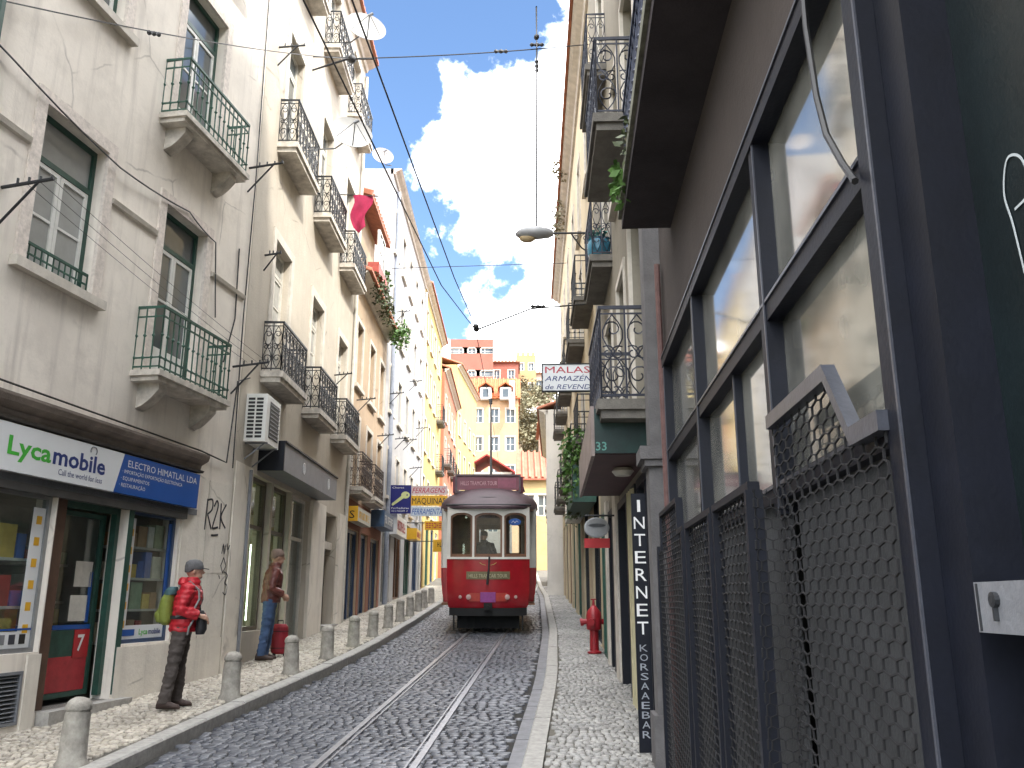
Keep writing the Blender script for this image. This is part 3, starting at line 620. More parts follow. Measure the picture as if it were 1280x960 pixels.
# the shop sign
sg = root('shop_sign', FL1, (X1(10.5), .06, 3.24), 'long white and blue shop sign with green and blue lettering above the shop windows', 'sign')
a0 = 7.7
def quadpanel(ya, yb, yc, yd, z0, z1, n0, n1): # bottom ya..yb, top yc..yd
    return MB().loft([[(X1(ya), n0, z0), (X1(yb), n0, z0), (X1(yd), n0, z1), (X1(yc), n0, z1)], [(X1(ya), n1, z0), (X1(yb), n1, z0), (X1(yd), n1, z1), (X1(yc), n1, z1)]])
part(quadpanel(a0, 10.48, a0, 10.63, 3.245, 3.735, .06, .11), 'white_panel', m_white_pl, sg); part(quadpanel(10.483, 12.44, 10.633, 12.46, 3.245, 3.735, .06, .11), 'blue_panel', m_blue_pl, sg)
lettering('Lyca', m_txt_green, sg, (X1(8.68), .112, 3.42), (-1, 0, 0), (0, 0, 1), .27, width=.66, bold=.025)
lettering('mobile', m_txt_blue, sg, (X1(9.36), .112, 3.42), (-1, 0, 0), (0, 0, 1), .27, width=.93, bold=.025)
lettering('Call the world for less', m_txt_blue, sg, (X1(9.47), .112, 3.31), (-1, 0, 0), (0, 0, 1), .095, width=.78)
ht = MB(); ht.tube([(X1(10.03+.055*math.cos(t)*(1-.3*math.sin(t))), .114, 3.66+.05*math.sin(t)+.02*abs(math.cos(t))) for t in [i*math.pi/8-.9 for i in range(13)]], .006, 4); part(ht, 'emblem', m_grey, sg)
lettering('ELECTRO HIMATLAL LDA', m_txt_white, sg, (X1(10.72), .112, 3.585), (-1, 0, 0), (0, 0, 1), .125, width=1.68, bold=.006)
for k, s_ in enumerate(('· IMPORTAÇÃO EXPORTAÇÃO ELECTRÓNICA', '· EQUIPAMENTOS', '· RESTAURAÇÃO')):
    lettering(s_, m_txt_white, sg, (X1(10.62-.02*k), .112, 3.50-.085*k), (-1, 0, 0), (0, 0, 1), .066, width=(1.4, .62, .56)[k])
# graffiti tags on the pale wall
def graffito(name, strokes, F, y0, z0, k, mat, n, label, r=.012):
    """strokes in units; spray line as thin relief on the wall"""
    mb = MB()
    for s_ in strokes: mb.tube([(F.x(y0+p[0]*k), n, z0+p[1]*k) for p in s_], r, 4)
    for i, v in enumerate(mb.v): mb.v[i] = (v[0], n+(v[1]-n)*.12, v[2])
    return single(mb, name, mat, F, (F.x(y0), n, z0), label, 'graffiti')
def curve(pts, n=6):
    P = [Vector((p[0], p[1], 0)) for p in pts]; P = [P[0]]+P+[P[-1]]; out = []
    for i in range(1, len(P)-2):
        for j in range(n):
            t = j/n; a, b, c, d = P[i-1], P[i], P[i+1], P[i+2]; q = .5*((2*b)+(c-a)*t+(2*a-5*b+4*c-d)*t*t+(3*b-a-3*c+d)*t**3); out.append((q.x, q.y))
    return out+[(P[-1].x, P[-1].y)]
m_spray = M('black spray paint', (.015, .016, .03), .5, var=.3, scale=20, bump=0)
graffito('graffiti_tag', [[(0, 0), (.05, 1)], curve([(.02, .95), (.35, 1.0), (.38, .7), (.1, .5)]), [(.12, .5), (.42, .05)], curve([(.5, .8), (.65, 1), (.75, .8), (.5, .15), (.62, .1), (.85, .15)]), [(.95, .95), (.98, .1)], curve([(1.3, .95), (1.0, .5), (1.35, .15)]), [(.45, -.15), (.9, -.1)]], FL1, 12.88, 2.98, .46, m_spray, .016, 'black three letter graffiti tag on the pale wall right of the shop sign', r=.02)
graffito('graffiti_tag', [curve([(.1, 1.5), (.2, 1.9), (.3, 1.5), (.4, 1.9)]), curve([(.5, 1.95), (.6, 1.7), (.75, 1.9)]), [(.3, 1.35), (.55, 1.0), (.3, .7), (.1, 1.0), (.3, 1.35)], curve([(.45, .75), (.75, .6), (.55, .3), (.8, .15), (.7, -.2), (.45, -.1)]), curve([(.0, .6), (.1, .45)])], FL1, 13.42, 2.12, .36, m_spray, .016, 'tall scrawled dark blue graffiti tag on the wall beside the drainpipe', r=.013)
# ---------------- the cream house with iron balconies
BAYS = (15.75, 18.85, 21.85); hl = []
for c in BAYS:
    for z0, z1 in ((5.95, 8.65), (10.5, 13.2), (14.9, 17.2)): hl.append((c-.58, c+.58, z0, z1))
SH2 = [(14.65, 16.05, 1.45, 4.1), (16.2, 17.5, 1.15, 4.1), (17.65, 19.15, .8, 4.1), (20.75, 22.15, 1.25, 4.05)]
B = house('townhouse', FL2, 13.66, 23.2, 17.9, m_L2, hl+SH2, 'cream white town house with three rows of black scrolled iron balconies and satellite dishes', depth=.3); L2B = B; X2 = FL2.x
m_shut = M('white slatted shutter', (.62, .60, .55), .6, var=.12, scale=4, bump=.1)
for c in BAYS:
    for z0, z1 in ((5.95, 8.65), (10.5, 13.2), (14.9, 17.2)):
        window(B, X2(c-.58), X2(c+.58), z0, z1, fm=m_whiteold, sm=m_whiteold, pm=m_pane_l if z0 < 9 else m_pane, transom=z1-.5, door=True, rows=3, trim=m_stone, tw=.18)
        balcony(B, X2(c-.95), X2(c+.95), z0, .40, .92, 'scroll', m_iron, corbels=False, slab=.2, thick=.016)
eave(B, X2(13.66), X2(23.2), 17.9, .4)
part(MB().box(X2(13.66), X2(14.35), -.01, .05, .3, 17.6), 'corner_strip', m_L2, B)
bs = MB()
for y0, y1 in ((13.7, 14.63), (19.2, 20.6), (22.3, 23.18)): part(MB().box(X2(y0), X2(y1), -.01, .07, .4, 4.15), 'pilaster', m_base, B)
for k, q in enumerate(SH2[:3]):
    f = MB(); a, b = sorted((X2(q[0]), X2(q[1]))); frame4(f, a, b, q[2], 4.1, .07, -.2, -.1); f.box(a+.07, b-.07, -.19, -.12, 3.2, 3.27); W = part(f, 'shop_window' if k < 2 else 'shop_door', M('bronze frame', (.11, .09, .07), .45, var=.2, bump=.05) if k < 2 else m_whiteold, B)
    part(MB().box(a+.07, b-.07, -.16, -.152, q[2]+.07, 4.03), 'pane', m_gshop, W)
m_warm = M('pale yellow display board', (.62, .60, .22), .6, var=.2, scale=2, bump=0)
it = MB(); it.box(X2(14.5), X2(19.4), -.75, -.70, .5, 4.2); it.box(X2(14.5), X2(19.4), -1.25, -.31, 4.1, 4.15); it.box(X2(14.5), X2(19.4), -1.25, -.31, .75, .8); it.box(X2(14.5), X2(14.55), -1.25, -.31, .8, 4.1); it.box(X2(19.35), X2(19.4), -1.25, -.31, .8, 4.1)
part(it, 'shop_interior', m_warm, B)
for y in (15.0, 16.6): single(MB().tube([(X2(y), -.45, 1.6), (X2(y), -.45, 3.0)], .035, 8), 'tube_lamp', glow('tube lamp glow %d' % int(y), (.9, 1, .8), 4), FL2, (X2(y), -.45, 1.6), 'lit upright fluorescent tube in the window %s' % ('behind the man in the brown jacket' if y < 16 else 'nearest the shop door of the cream house'), 'lamp', 'fluorescent tubes')
part(MB().box(X2(18.3), X2(19.12), -.30, -.22, .85, 4.0), 'door_leaf', m_navy, B)
part(MB().box(X2(20.75), X2(22.15), -.28, -.24, 1.3, 4.05), 'house_door', M('dark brown door', (.05, .035, .028), .5, var=.3, scale=5), B); part(MB().box(X2(20.75), X2(22.15), -.24, -.08, 3.2, 3.38), 'door_lintel', m_stone, B)
single(MB().box(X2(20.6), X2(22.3), -.3, .14, .8, 1.40), 'door_step', m_granite, FL2, (X2(21.4), 0, 1.2), 'stone step under the dark house door beyond the grey canopy', 'step')
cnp = root('shop_canopy', FL2, (X2(17.4), .0, 4.2), 'grey boxed canopy over the shop where the man in brown stands', 'canopy')
part(MB().box(X2(15.1), X2(19.8), .0, .45, 4.2, 4.70), 'box', m_grey, cnp); part(MB().box(X2(15.06), X2(15.1), .0, .46, 4.19, 4.72), 'end_plate', m_navy, cnp); part(MB().box(X2(15.1), X2(19.82), -.01, .48, 4.70, 4.73), 'top_flashing', m_iron, cnp)
for y in (16.6, 18.9):
    lg = MB(); lg.tube([(X2(y+.09*math.sin(t)), .452, 4.45+.09*math.cos(t)*1.2) for t in [i*math.pi/5 for i in range(11)]], .012, 4); lg.tube([(X2(y), .452, 4.38), (X2(y), .452, 4.52)], .015, 4); part(lg, 'emblem', m_white_pl, cnp)
ac = root('air_conditioner', FL2, (X2(14.4), .05, 4.5), 'white air conditioning unit on the wall under the first iron balcony', 'air conditioner')
x0, x1 = sorted((X2(14.0), X2(14.85))); part(MB().box(x0, x1, .05, .40, 4.52, 5.33), 'casing', m_white, ac)
gr = MB()
for i in range(2):
    for k in range(11): gr.box(x1+.001, x1+.006, .09+i*.14, .20+i*.14, 4.58+k*.064, 4.62+k*.064)
part(gr, 'side_grille', m_txt_black, ac); fg = MB(); fg.box(x0+.08, x1-.2, .401, .404, 4.62, 5.24); fgp = part(fg, 'fan_opening', m_txt_black, ac); sl_ = MB()
for k in range(9): sl_.box(x0+.08, x1-.2, .405, .415, 4.64+k*.068, 4.655+k*.068)
part(sl_, 'fan_guard', m_grey, fgp)
bk = MB()
for x in (x0+.12, x1-.12): part(MB().tube([(x, .0, 4.51), (x, .42, 4.51)], .018, 4).tube([(x, .0, 4.2), (x, .36, 4.5)], .014, 4), 'bracket', m_grey, ac)
# ---------------- peach house
hl = [(c-.5, c+.5, z0, z1) for c in (24.3, 26.6, 28.7) for z0, z1 in ((5.0, 7.1), (8.0, 9.9))]
sh = [(23.6, 25.4, 1.3, 3.9), (25.7, 27.0, 1.45, 3.9), (27.5, 29.2, 1.6, 3.9)]
B = house('townhouse', FL2, 23.2, 29.6, 11.2, m_L3, hl+sh, 'low peach town house with a planted tile roof between the cream and the white house', depth=.25); L3B = B
for c in (24.3, 26.6, 28.7):
    window(B, X2(c-.5), X2(c+.5), 5.0, 7.1, fm=m_whiteold, sm=m_whiteold, pm=m_pane, door=c < 28, trim=m_stone, tw=.12, far=True, rows=3); window(B, X2(c-.5), X2(c+.5), 8.0, 9.9, fm=m_whiteold, sm=m_whiteold, pm=m_pane, trim=m_stone, tw=.12, far=True)
for c in (24.3, 26.6): balcony(B, X2(c-.9), X2(c+.9), 5.0, .42, .95, 'scroll', m_iron_b, corbels=False, slab=.2)
bs = MB()
for y0, y1 in ((23.22, 23.58), (25.42, 25.68), (27.02, 27.48), (29.22, 29.58)): bs.box(X2(y0), X2(y1), -.01, .03, .8, 4.7)
bs.box(X2(23.22), X2(29.58), -.01, .031, 3.92, 4.7); part(bs, 'shopfront_surround', m_L3g, B)
for k, q in enumerate(sh):
    a, b = sorted((X2(q[0]), X2(q[1]))); f = MB(); frame4(f, a, b, q[2], 3.9, .09, -.16, -.06); xm = (a+b)/2; f.box(xm-.05, xm+.05, -.15, -.07, q[2]+.09, 3.81); W = part(f, 'shop_window', m_blueframe, B); part(MB().box(a+.09, b-.09, -.12, -.11, q[2]+.09, 3.81), 'pane', m_pane, W)
eave(B, X2(23.2), X2(29.6), 11.2, .45)
at = MB(); at.box(X2(24.0), X2(27.6), -2.6, -.25, 11.2, 14.0); part(at, 'attic', m_L3, B)
tr = MB(); tr.prism([(.25, 13.9), (.25, 14.02), (-2.8, 14.9), (-2.8, 14.8)], 0, X2(27.9), X2(23.8))
for k in range(15):
    x = X2(23.8)+(X2(27.9)-X2(23.8))*(k+.5)/15; tr.tube([(x, .25, 14.03), (x, -2.8, 14.9)], .1, 6)
part(tr, 'attic_roof', m_tile, B); window(B, X2(25.2), X2(26.4), 12.2, 13.4, fm=m_whiteold, far=True, rec=-.30, sill=False); 
# ---------------- far left houses
def far_house(F, Y0, Y1, top, wm, label, floors, bays, sfm=None, ww=.5, wh=1.7, fm=None, bal=(), back=8, tiles=True, trim=None, name='townhouse', shop=True, im=None):
    hs = []
    for z in floors:
        for c in bays: hs.append((c-ww, c+ww, z, z+wh))
    sh = []
    if shop:
        n = max(2, int((Y1-Y0)/2.6)); z = max(g(Y0), g(Y1))+.3
        for k in range(n): ya = Y0+(Y1-Y0)*(k+.18)/n; yb = Y0+(Y1-Y0)*(k+.82)/n; sh.append((ya, yb, g(ya)+.15, g((Y0+Y1)/2)+3.1))
    Bn = house(name, F, Y0, Y1, top, wm, hs+sh, label, back=back, depth=.22)
    for i, z in enumerate(floors):
        for j, c in enumerate(bays):
            hasb = (i, j) in bal
            window(Bn, F.x(c-ww), F.x(c+ww), z, z+wh, fm=fm or m_whiteold, sm=m_white, pm=(m_pane, m_pane_l, m_pane_d)[(i+2*j) % 3], far=True, trim=trim or m_stone, tw=.1, rec=.12, rows=3, sill=not hasb)
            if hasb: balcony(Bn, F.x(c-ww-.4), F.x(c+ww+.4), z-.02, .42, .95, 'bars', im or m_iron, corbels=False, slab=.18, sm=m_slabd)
    for k, q in enumerate(sh):
        a, b = sorted((F.x(q[0]), F.x(q[1]))); f = MB(); frame4(f, a, b, q[2], q[3], .09, -.16, -.05); xm = (a+b)/2; f.box(xm-.04, xm+.04, -.15, -.06, q[2]+.09, q[3]-.09)
        W = part(f, 'shop_front', (sfm or (m_blueframe, m_whiteold, m_wood, m_iron_g))[(k+int(Y0)) % 4], Bn); part(MB().box(a+.09, b-.09, -.12, -.11, q[2]+.09, q[3]-.09), 'pane', (m_pane, m_pane_d)[k % 2], W)
    if tiles is not None: eave(Bn, F.x(Y0), F.x(Y1), top, .4, tiles=tiles)
    return Bn
L4B = far_house(FL2, 29.6, 42, 17.9, m_L4, 'tall white town house with a bare side wall rising over the peach roof', (5.6, 8.7, 11.8, 14.9), (31.0, 33.4, 35.8, 38.2, 40.6), tiles=False, fm=m_grey)
L5B = far_house(FL2, 42, 53, 18.0, m_L5, 'yellow town house with red roof eave beyond the tall white one', (6.4, 9.4, 12.4, 15.3), (43.4, 45.8, 48.2, 50.8), bal={(2, 3), (1, 3)})
FL6 = Fac(-4.3, 53, 0, 'L')
L6B = far_house(FL6, 53, 65, 16.4, m_L6, 'salmon pink town house with dark balconies behind the tram roof', (7.4, 10.4, 13.2), (54.6, 57.4, 60.2, 63), bal={(0, 0), (0, 1), (0, 2), (0, 3), (1, 0), (1, 1), (1, 2), (1, 3)})
FL7 = Fac(-4.35, 64, .083, 'L')
L7B = far_house(FL7, 65, 77, 20, m_L7, 'pale yellow gabled house at the far bend of the street', (8.6, 11.6, 14.6), (66.5, 69.5, 72.5, 75.3), tiles=True)

# ------------------------------------------------------------------ right side: near house with the big dark window front
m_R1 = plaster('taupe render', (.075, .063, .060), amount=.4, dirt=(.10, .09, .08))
m_R2 = plaster('dirty cream render', (.27, .245, .20), amount=.55)
m_R3 = plaster('ochre cream render', (.58, .49, .34), amount=.45)
m_R4 = plaster('whitewashed render', (.74, .71, .66), amount=.25)
XR = FR1.x
B = house('corner_house', FR1, -6, 7.9, 20, m_R1, [(2.2, 7.5, -.1, 4.06), (.2, 2.05, -.3, 5.0), (-3.5, -.5, -.3, 4.0)], 'dark taupe house at the right with tall metal framed window front and overhanging slab', depth=.30, zb=-.9); R1B = B  # storeys out of view: height chosen to keep the left house shaded
fr = MB(); hi = MB()
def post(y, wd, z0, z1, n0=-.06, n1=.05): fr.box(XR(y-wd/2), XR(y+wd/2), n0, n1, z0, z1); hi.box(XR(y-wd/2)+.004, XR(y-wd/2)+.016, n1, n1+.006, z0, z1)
post(2.2, .11, -.1, 4.06, -.08, .07); post(3.62, .10, 2.30, 4.03); post(5.65, .10, -.1, 4.03); post(7.46, .08, 2.3, 4.03); post(4.52, .055, 2.44, 3.15, -.06, .02)
for z0, z1, n1 in ((4.0, 4.10, .06), (3.14, 3.24, .045), (2.36, 2.44, .04)):
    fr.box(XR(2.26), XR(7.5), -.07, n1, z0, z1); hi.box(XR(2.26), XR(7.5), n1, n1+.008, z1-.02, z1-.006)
FRM = part(fr, 'window_frame', m_navy, B); part(hi, 'frame_highlight', m_navyhi, FRM)  # paler strips painted as highlights along the frame edges
for y0, y1 in ((2.26, 3.57), (3.67, 5.6), (5.7, 7.42)):
    for z0, z1 in ((3.24, 4.0), (2.44, 3.14)):
        ys_ = [(y0, y1)] if not (z0 < 3 and 3.6 < y0 < 4) else [(y0, 4.49), (4.55, y1)]
        for ya, yb in ys_: part(MB().box(XR(ya), XR(yb), -.030, -.022, z0, z1), 'pane', m_gdusty, B)
it = MB(); it.box(XR(2.0), XR(7.7), -1.6, -1.55, -.3, 4.3); it.box(XR(2.0), XR(7.7), -1.55, -.31, 4.2, 4.25); it.box(XR(2.0), XR(2.05), -1.55, -.31, -.3, 4.2); it.box(XR(7.65), XR(7.7), -1.55, -.31, -.3, 4.2)
part(it, 'interior', M('dusty interior', (.14, .137, .128), .9, var=.3, scale=1.5, bump=0), B)
# expanded-metal guards in front of the lower windows
m_mesh = M('dark wire mesh', (.006, .006, .008), .75, metal=0, var=.3, scale=5, bump=0)
m_board = M('grimy backing board', (.040, .042, .046), .85, var=.45, scale=2.5, bump=.2)
def lattice(P, u0, u1, zlo, zhi, cw=.052, ch=.085, r=.0045):
    """zigzag wires: P(u, z) -> point; zhi(u) the top edge"""
    mb = MB(); n = int((u1-u0)/cw)
    for i in range(n+1):
        for sgn in ((1,) if i in (0, n) else (1,)):
            u = u0+(u1-u0)*i/n; ph = i % 2; pts = []; z = zlo; k = 0; top = zhi(u)
            while z < top:
                du = cw*.47*(1 if (k+ph) % 2 else -1); pts.append(P(min(max(u+du, u0), u1), z)); z += ch/2; k += 1
                if z < top: pts.append(P(min(max(u+du, u0), u1), min(z-ch*.12, top)))
            pts.append(P(u, top))
            if len(pts) > 1: mb.tube([(p[0]+.003*math.sin(2*p[2]+.2*i), p[1]+.008*math.sin(1.3*p[2]+.12*i), p[2]+.003*math.sin(2*p[2]+.3*i)) for p in pts], r, 4, False)
    return mb
gd = root('window_guard', FR1, (XR(3), .03, 0), 'stepped wire mesh guard on the nearest bay of the dark window front', 'guard', 'mesh guards')
def ztop(y): return 2.42 if y < 2.48 else (2.42+(y-2.48)/.21*.25 if y < 2.69 else 2.67)
part(lattice(lambda u, z: (XR(u), .075, z), 2.26, 3.5, -.1, ztop), 'wire_mesh', m_mesh, gd)
tf = MB()
for (ya, za), (yb, zb_) in (((2.24, 2.42), (2.48, 2.42)), ((2.48, 2.42), (2.69, 2.67)), ((2.69, 2.67), (3.50, 2.67))):
    tf.loft([[(XR(ya), .055, za-.028), (XR(ya), .10, za-.028), (XR(ya), .10, za+.028), (XR(ya), .055, za+.028)], [(XR(yb), .055, zb_-.028), (XR(yb), .10, zb_-.028), (XR(yb), .10, zb_+.028), (XR(yb), .055, zb_+.028)]])
part(tf, 'guard_rim', m_navyhi, gd); part(MB().box(XR(2.26), XR(3.5), -.02, -.005, -.1, 2.36), 'backing_board', m_board, gd)
for lab, ya, yb in (('wire mesh guard on the middle bay of the dark window front', 3.56, 4.50), ('wire mesh guard between the two slim posts of the dark window front', 4.56, 5.60), ('wire mesh guard on the far bay of the window front beside the stone pilaster', 5.70, 7.42)):
    gd = root('window_guard', FR1, (XR(ya), .1, 0), lab, 'guard', 'mesh guards'); zt = 2.40
    part(lattice(lambda u, z: (XR(u), .16, z), ya, yb, -.05, (lambda u: zt) if ya < 5.6 else (lambda u: 2.40 if u < 6.0 else (2.62 if u < 7.1 else 2.35))), 'wire_mesh', m_mesh, gd)
    f = MB(); f.box(XR(ya), XR(yb), .13, .18, zt, zt+.035) if ya < 5.6 else (f.box(XR(ya), XR(6.0), .13, .18, zt, zt+.035), f.box(XR(6.0), XR(7.1), .13, .18, 2.62, 2.655), f.box(XR(5.98), XR(6.02), .13, .18, 2.4, 2.62), f.box(XR(7.08), XR(7.12), .13, .18, 2.35, 2.655))
    f.box(XR(ya), XR(ya+.04), .12, .19, -.05, zt); f.box(XR(yb-.03), XR(yb), .13, .18, -.05, zt); part(f, 'guard_rim', m_navy, gd)
    part(MB().box(XR(ya), XR(yb), .0, .015, -.1, 2.36), 'backing_board', m_board, gd)
    if ya < 4: part(lattice(lambda u, z: (XR(3.56), u, z), .0, .16, -.05, lambda u: 2.4, cw=.026, ch=.085, r=.003), 'side_mesh', m_mesh, gd)
# dark door bay at the right edge
dp = root('metal_door', FR1, (XR(1.1), -.1, -.2), 'black green sheet metal door at the right edge with scrawled paint', 'door')
part(MB().box(XR(.2), XR(2.05), -.14, -.10, -.25, 5.0), 'leaf', M('black green sheet metal', (.005, .010, .012), .42, var=.45, scale=2.5, bump=.1, spec=.3), dp)
f = MB(); f.box(XR(1.98), XR(2.14), -.16, .02, -.25, 5.0); f.box(XR(.2), XR(1.98), -.16, .0, 4.9, 5.0); part(f, 'door_frame', m_navy, dp)
ib = root('intercom', FR1, (XR(1.9), -.1, 1.85), 'small pale grey metal key box on the dark door at the right edge', 'intercom')
mb = MB(); mb.box(XR(1.66), XR(1.925), -.099, .045, 1.885, 1.99); part(mb, 'box', M('brushed pale metal', (.27, .28, .31), .4, metal=.5, var=.15, scale=10), ib)
kh = MB(); kh.lathe([(.016, 0), (.016, .01), (.008, .012)], (0, 0, 0), 12); kv = kh.v; kh.v = [(XR(1.83)+x, .045+z, 1.953+y) for x, y, z in kv]; kh.box(XR(1.827), XR(1.833), .045, .055, 1.91, 1.953); part(kh, 'keyhole', m_iron, ib)
ss = MB(); ss.box(XR(1.925)-.018, XR(1.925)-.012, .045, .048, 1.888, 1.987); part(ss, 'seam', m_iron, ib)
m_sprayw = M('pale spray paint', (.40, .44, .46), .5, var=.2, bump=0); m_sprayp = M('violet marker', (.10, .07, .22), .5, var=.2, bump=0)
graffito('graffiti_tag', [curve([(0, .0), (.06, .45), (.12, .75), (.0, 1.0), (-.2, .9), (-.25, .6), (0, .55)])], FR1, 1.80, 2.66, .28, m_sprayw, -.097, 'pale looping spray paint line high on the black green door', r=.0045)
graffito('graffiti_tag', [curve([(.2, .1), (.0, .4), (.15, .7), (.3, .4), (.1, .3)]), [(-.1, .1), (.3, .35)], curve([(0, .0), (-.2, .5), (-.4, .2)])], FR1, 1.84, 1.52, .22, m_sprayp, -.097, 'violet scrawl low on the black green door below the key box', r=.003)
cb = MB(); cb.tube([(XR(2.62), .06, 4.3), (XR(2.60), .07, 3.9), (XR(2.56), .07, 3.6), (XR(2.50), .07, 3.42), (XR(2.38), .07, 3.25), (XR(2.24), .09, 3.12)], .011, 6)
single(cb, 'hanging_cable', m_cable, FR1, (XR(2.5), .06, 3.1), 'black cable looping down across the nearest upper window pane', 'cable', smooth=True)
# overhanging slab with iron rail above
S = part(MB().box(XR(-5), XR(6.9), -.02, .42, 5.1, 5.28), 'balcony', M('dark concrete', (.035, .029, .033), .9, var=.45, scale=2, bump=.3), B)  # one dark grey over the whole slab, underside included
part(railing(MB(), [(XR(-4.9), .37), (XR(6.85), .37), (XR(6.85), 0)], 5.28, .95, 'bars', .014), 'railing', M('navy iron', (.02, .028, .06), .5, var=.3), S)
part(MB().box(XR(-5), XR(6.92), .41, .45, 5.2, 5.30), 'slab_nosing', M('mossy nosing', (.17, .17, .13), .9, var=.5, scale=8), S)
for z0 in (5.3, 9.0, 12.7):
    for c in (-3, .5, 4.2): pass
# stone pilaster between the two houses
pb = root('stone_pilaster', FR1, (XR(7.95), .1, .3), 'grey stone pilaster with moulded cap beside the INTERNET board', 'pilaster')
mb = MB(); x = XR(7.78); mb.box(x, x+.40, -.25, .22, .0, 1.0); mb.box(x+.03, x+.37, -.25, .18, 1.0, 3.15); part(mb, 'shaft', M('grey stone', (.13, .125, .128), .8, var=.3, scale=4, bump=.3), pb)
mb = MB(); mb.box(x-.02, x+.42, -.25, .22, 3.15, 3.21); mb.box(x-.05, x+.45, -.25, .26, 3.21, 3.33); mb.box(x+.02, x+.38, -.25, .16, 3.33, 6.0); part(mb, 'cap', MATS['grey stone'], pb)
single(MB().tube([(XR(7.62), .05, .5), (XR(7.62), .05, 5.05)], .028, 8), 'drainpipe', M('brown pipe', (.14, .075, .07), .5, var=.3, scale=12), FR1, (XR(7.62), .05, .5), 'thin brown drainpipe between the mesh window front and the stone pilaster', 'pipe')
# ---------------- second right house
XQ = FR2.x
hl = [(9.0, 10.3, 4.05, 6.7), (9.0, 10.3, 7.4, 9.9), (13.0, 14.2, 4.1, 6.4), (13.0, 14.2, 7.4, 9.9), (11.0, 12.0, 4.4, 6.4), (11.0, 12.0, 7.7, 9.7), (9.2, 10.2, 10.8, 13), (13, 14.2, 10.8, 13.2)]
sh = [(8.75, 10.3, .55, 3.35), (10.5, 12.8, .65, 3.35), (13.4, 14.6, .8, 3.4), (15.0, 16.2, .95, 3.5)]
B = house('townhouse', FR2, 8.4, 16.6, 15.4, m_R2, hl+sh, 'dirty cream house with stacked iron balconies beyond the dark window front', depth=.25); R2B = B
for h in hl: window(B, XQ(h[0]), XQ(h[1]), h[2], h[3], fm=m_green, sm=m_white, pm=m_pane_l, transom=h[3]-.5, door=h[3]-h[2] > 2.2, trim=m_stone, tw=.1)
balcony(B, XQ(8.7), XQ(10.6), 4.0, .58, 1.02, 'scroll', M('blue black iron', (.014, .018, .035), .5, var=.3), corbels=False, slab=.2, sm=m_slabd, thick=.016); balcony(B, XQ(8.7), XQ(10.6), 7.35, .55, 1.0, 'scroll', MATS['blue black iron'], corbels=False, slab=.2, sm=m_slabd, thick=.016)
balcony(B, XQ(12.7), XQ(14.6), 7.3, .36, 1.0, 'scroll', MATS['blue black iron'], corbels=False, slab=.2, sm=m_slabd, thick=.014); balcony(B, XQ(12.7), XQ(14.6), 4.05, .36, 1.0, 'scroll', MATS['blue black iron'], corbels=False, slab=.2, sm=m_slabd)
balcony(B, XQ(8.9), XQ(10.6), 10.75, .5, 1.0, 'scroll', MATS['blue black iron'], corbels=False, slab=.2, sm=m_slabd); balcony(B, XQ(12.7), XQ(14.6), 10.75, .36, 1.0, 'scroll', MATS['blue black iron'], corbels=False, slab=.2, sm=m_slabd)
m_curt = M('cream curtain', (.52, .47, .30), .8, var=.2, scale=5, bump=.2)
for k, q in enumerate(sh):
    a, b = sorted((XQ(q[0]), XQ(q[1]))); f = MB(); frame4(f, a, b, q[2], q[3], .1, -.16, .03); f.box((a+b)/2-.05, (a+b)/2+.05, -.14, .02, q[2]+.1, q[3]-.1); W = part(f, 'shop_front', (m_navy, m_navy, m_navy, m_iron_g)[k], B); part(MB().box(a+.1, b-.1, -.10, -.09, q[2]+.1, q[3]-.1), 'pane', m_pane_d, W)
ps = MB()
for y0, y1 in ((12.82, 13.38), (14.62, 14.98)): part(MB().box(XQ(y0), XQ(y1), -.01, .06, .3, 3.6), 'stone_pier', m_stone, B)
cf = MB()
for k in range(7): cf.box(XQ(10.52+k*.1), XQ(10.58+k*.1), -.05, .05+.02*(k % 2), .72, 3.3)
part(cf, 'folded_shutter', m_curt, B)
eave(B, XQ(8.4), XQ(16.6), 15.4, .3)
# the sign canopy over its shop
cn = root('sign_canopy', FR2, (XQ(10.9), .0, 3.46), 'dark green box sign jutting over the right pavement with the number 33', 'sign')
x0, x1 = XQ(9.0), XQ(12.7); part(MB().loft([[(x0, .0, 3.46), (x0, .62, 3.46), (x0, .62, 3.96), (x0, .0, 3.96)], [(x1, .0, 3.46), (x1, .55, 3.46), (x1, .55, 3.96), (x1, .0, 3.96)]]), 'box', M('dark red underside', (.06, .022, .028), .6, var=.4, scale=3), cn)
part(MB().box(x0-.03, x0-.002, .0, .6, 3.47, 3.95), 'end_panel', M('dark green panel', (.008, .032, .028), .35, var=.5, scale=3, bump=.05), cn)
part(MB().loft([[(x0-.03, .601, 3.44), (x0-.03, .64, 3.44), (x0-.03, .64, 3.98), (x0-.03, .601, 3.98)], [(x1, .552, 3.44), (x1, .59, 3.44), (x1, .59, 3.98), (x1, .552, 3.98)]]), 'street_panel', M('faded pink panel', (.26, .21, .195), .6, var=.3, scale=3), cn)
lettering('33', M('pale green lettering', (.10, .28, .24), .5), cn, (x0-.034, .59, 3.50), (0, -1, 0), (0, 0, 1), .13, bold=.01)
part(MB().lathe([(.0, .0), (.09, .0), (.13, .05), (.10, .09), (0, .10)], (XQ(9.9), .22, 3.36), 14), 'lamp', m_whiteold, cn, smooth=True)
ib = root('internet_board', FR2, (XQ(8.48), .0, .6), 'tall narrow navy board lettered INTERNET downwards by the stone pilaster', 'sign')
part(MB().box(XQ(8.46), XQ(8.50), .15, .29, .60, 2.98), 'board', m_navy, ib)
for k, ch in enumerate('INTERNET'): lettering(ch, m_txt_white, ib, (XQ(8.458), .22, 2.80-.165*k), (0, -1, 0), (0, 0, 1), .17, width=.105 if ch != 'I' else .03, center=True)
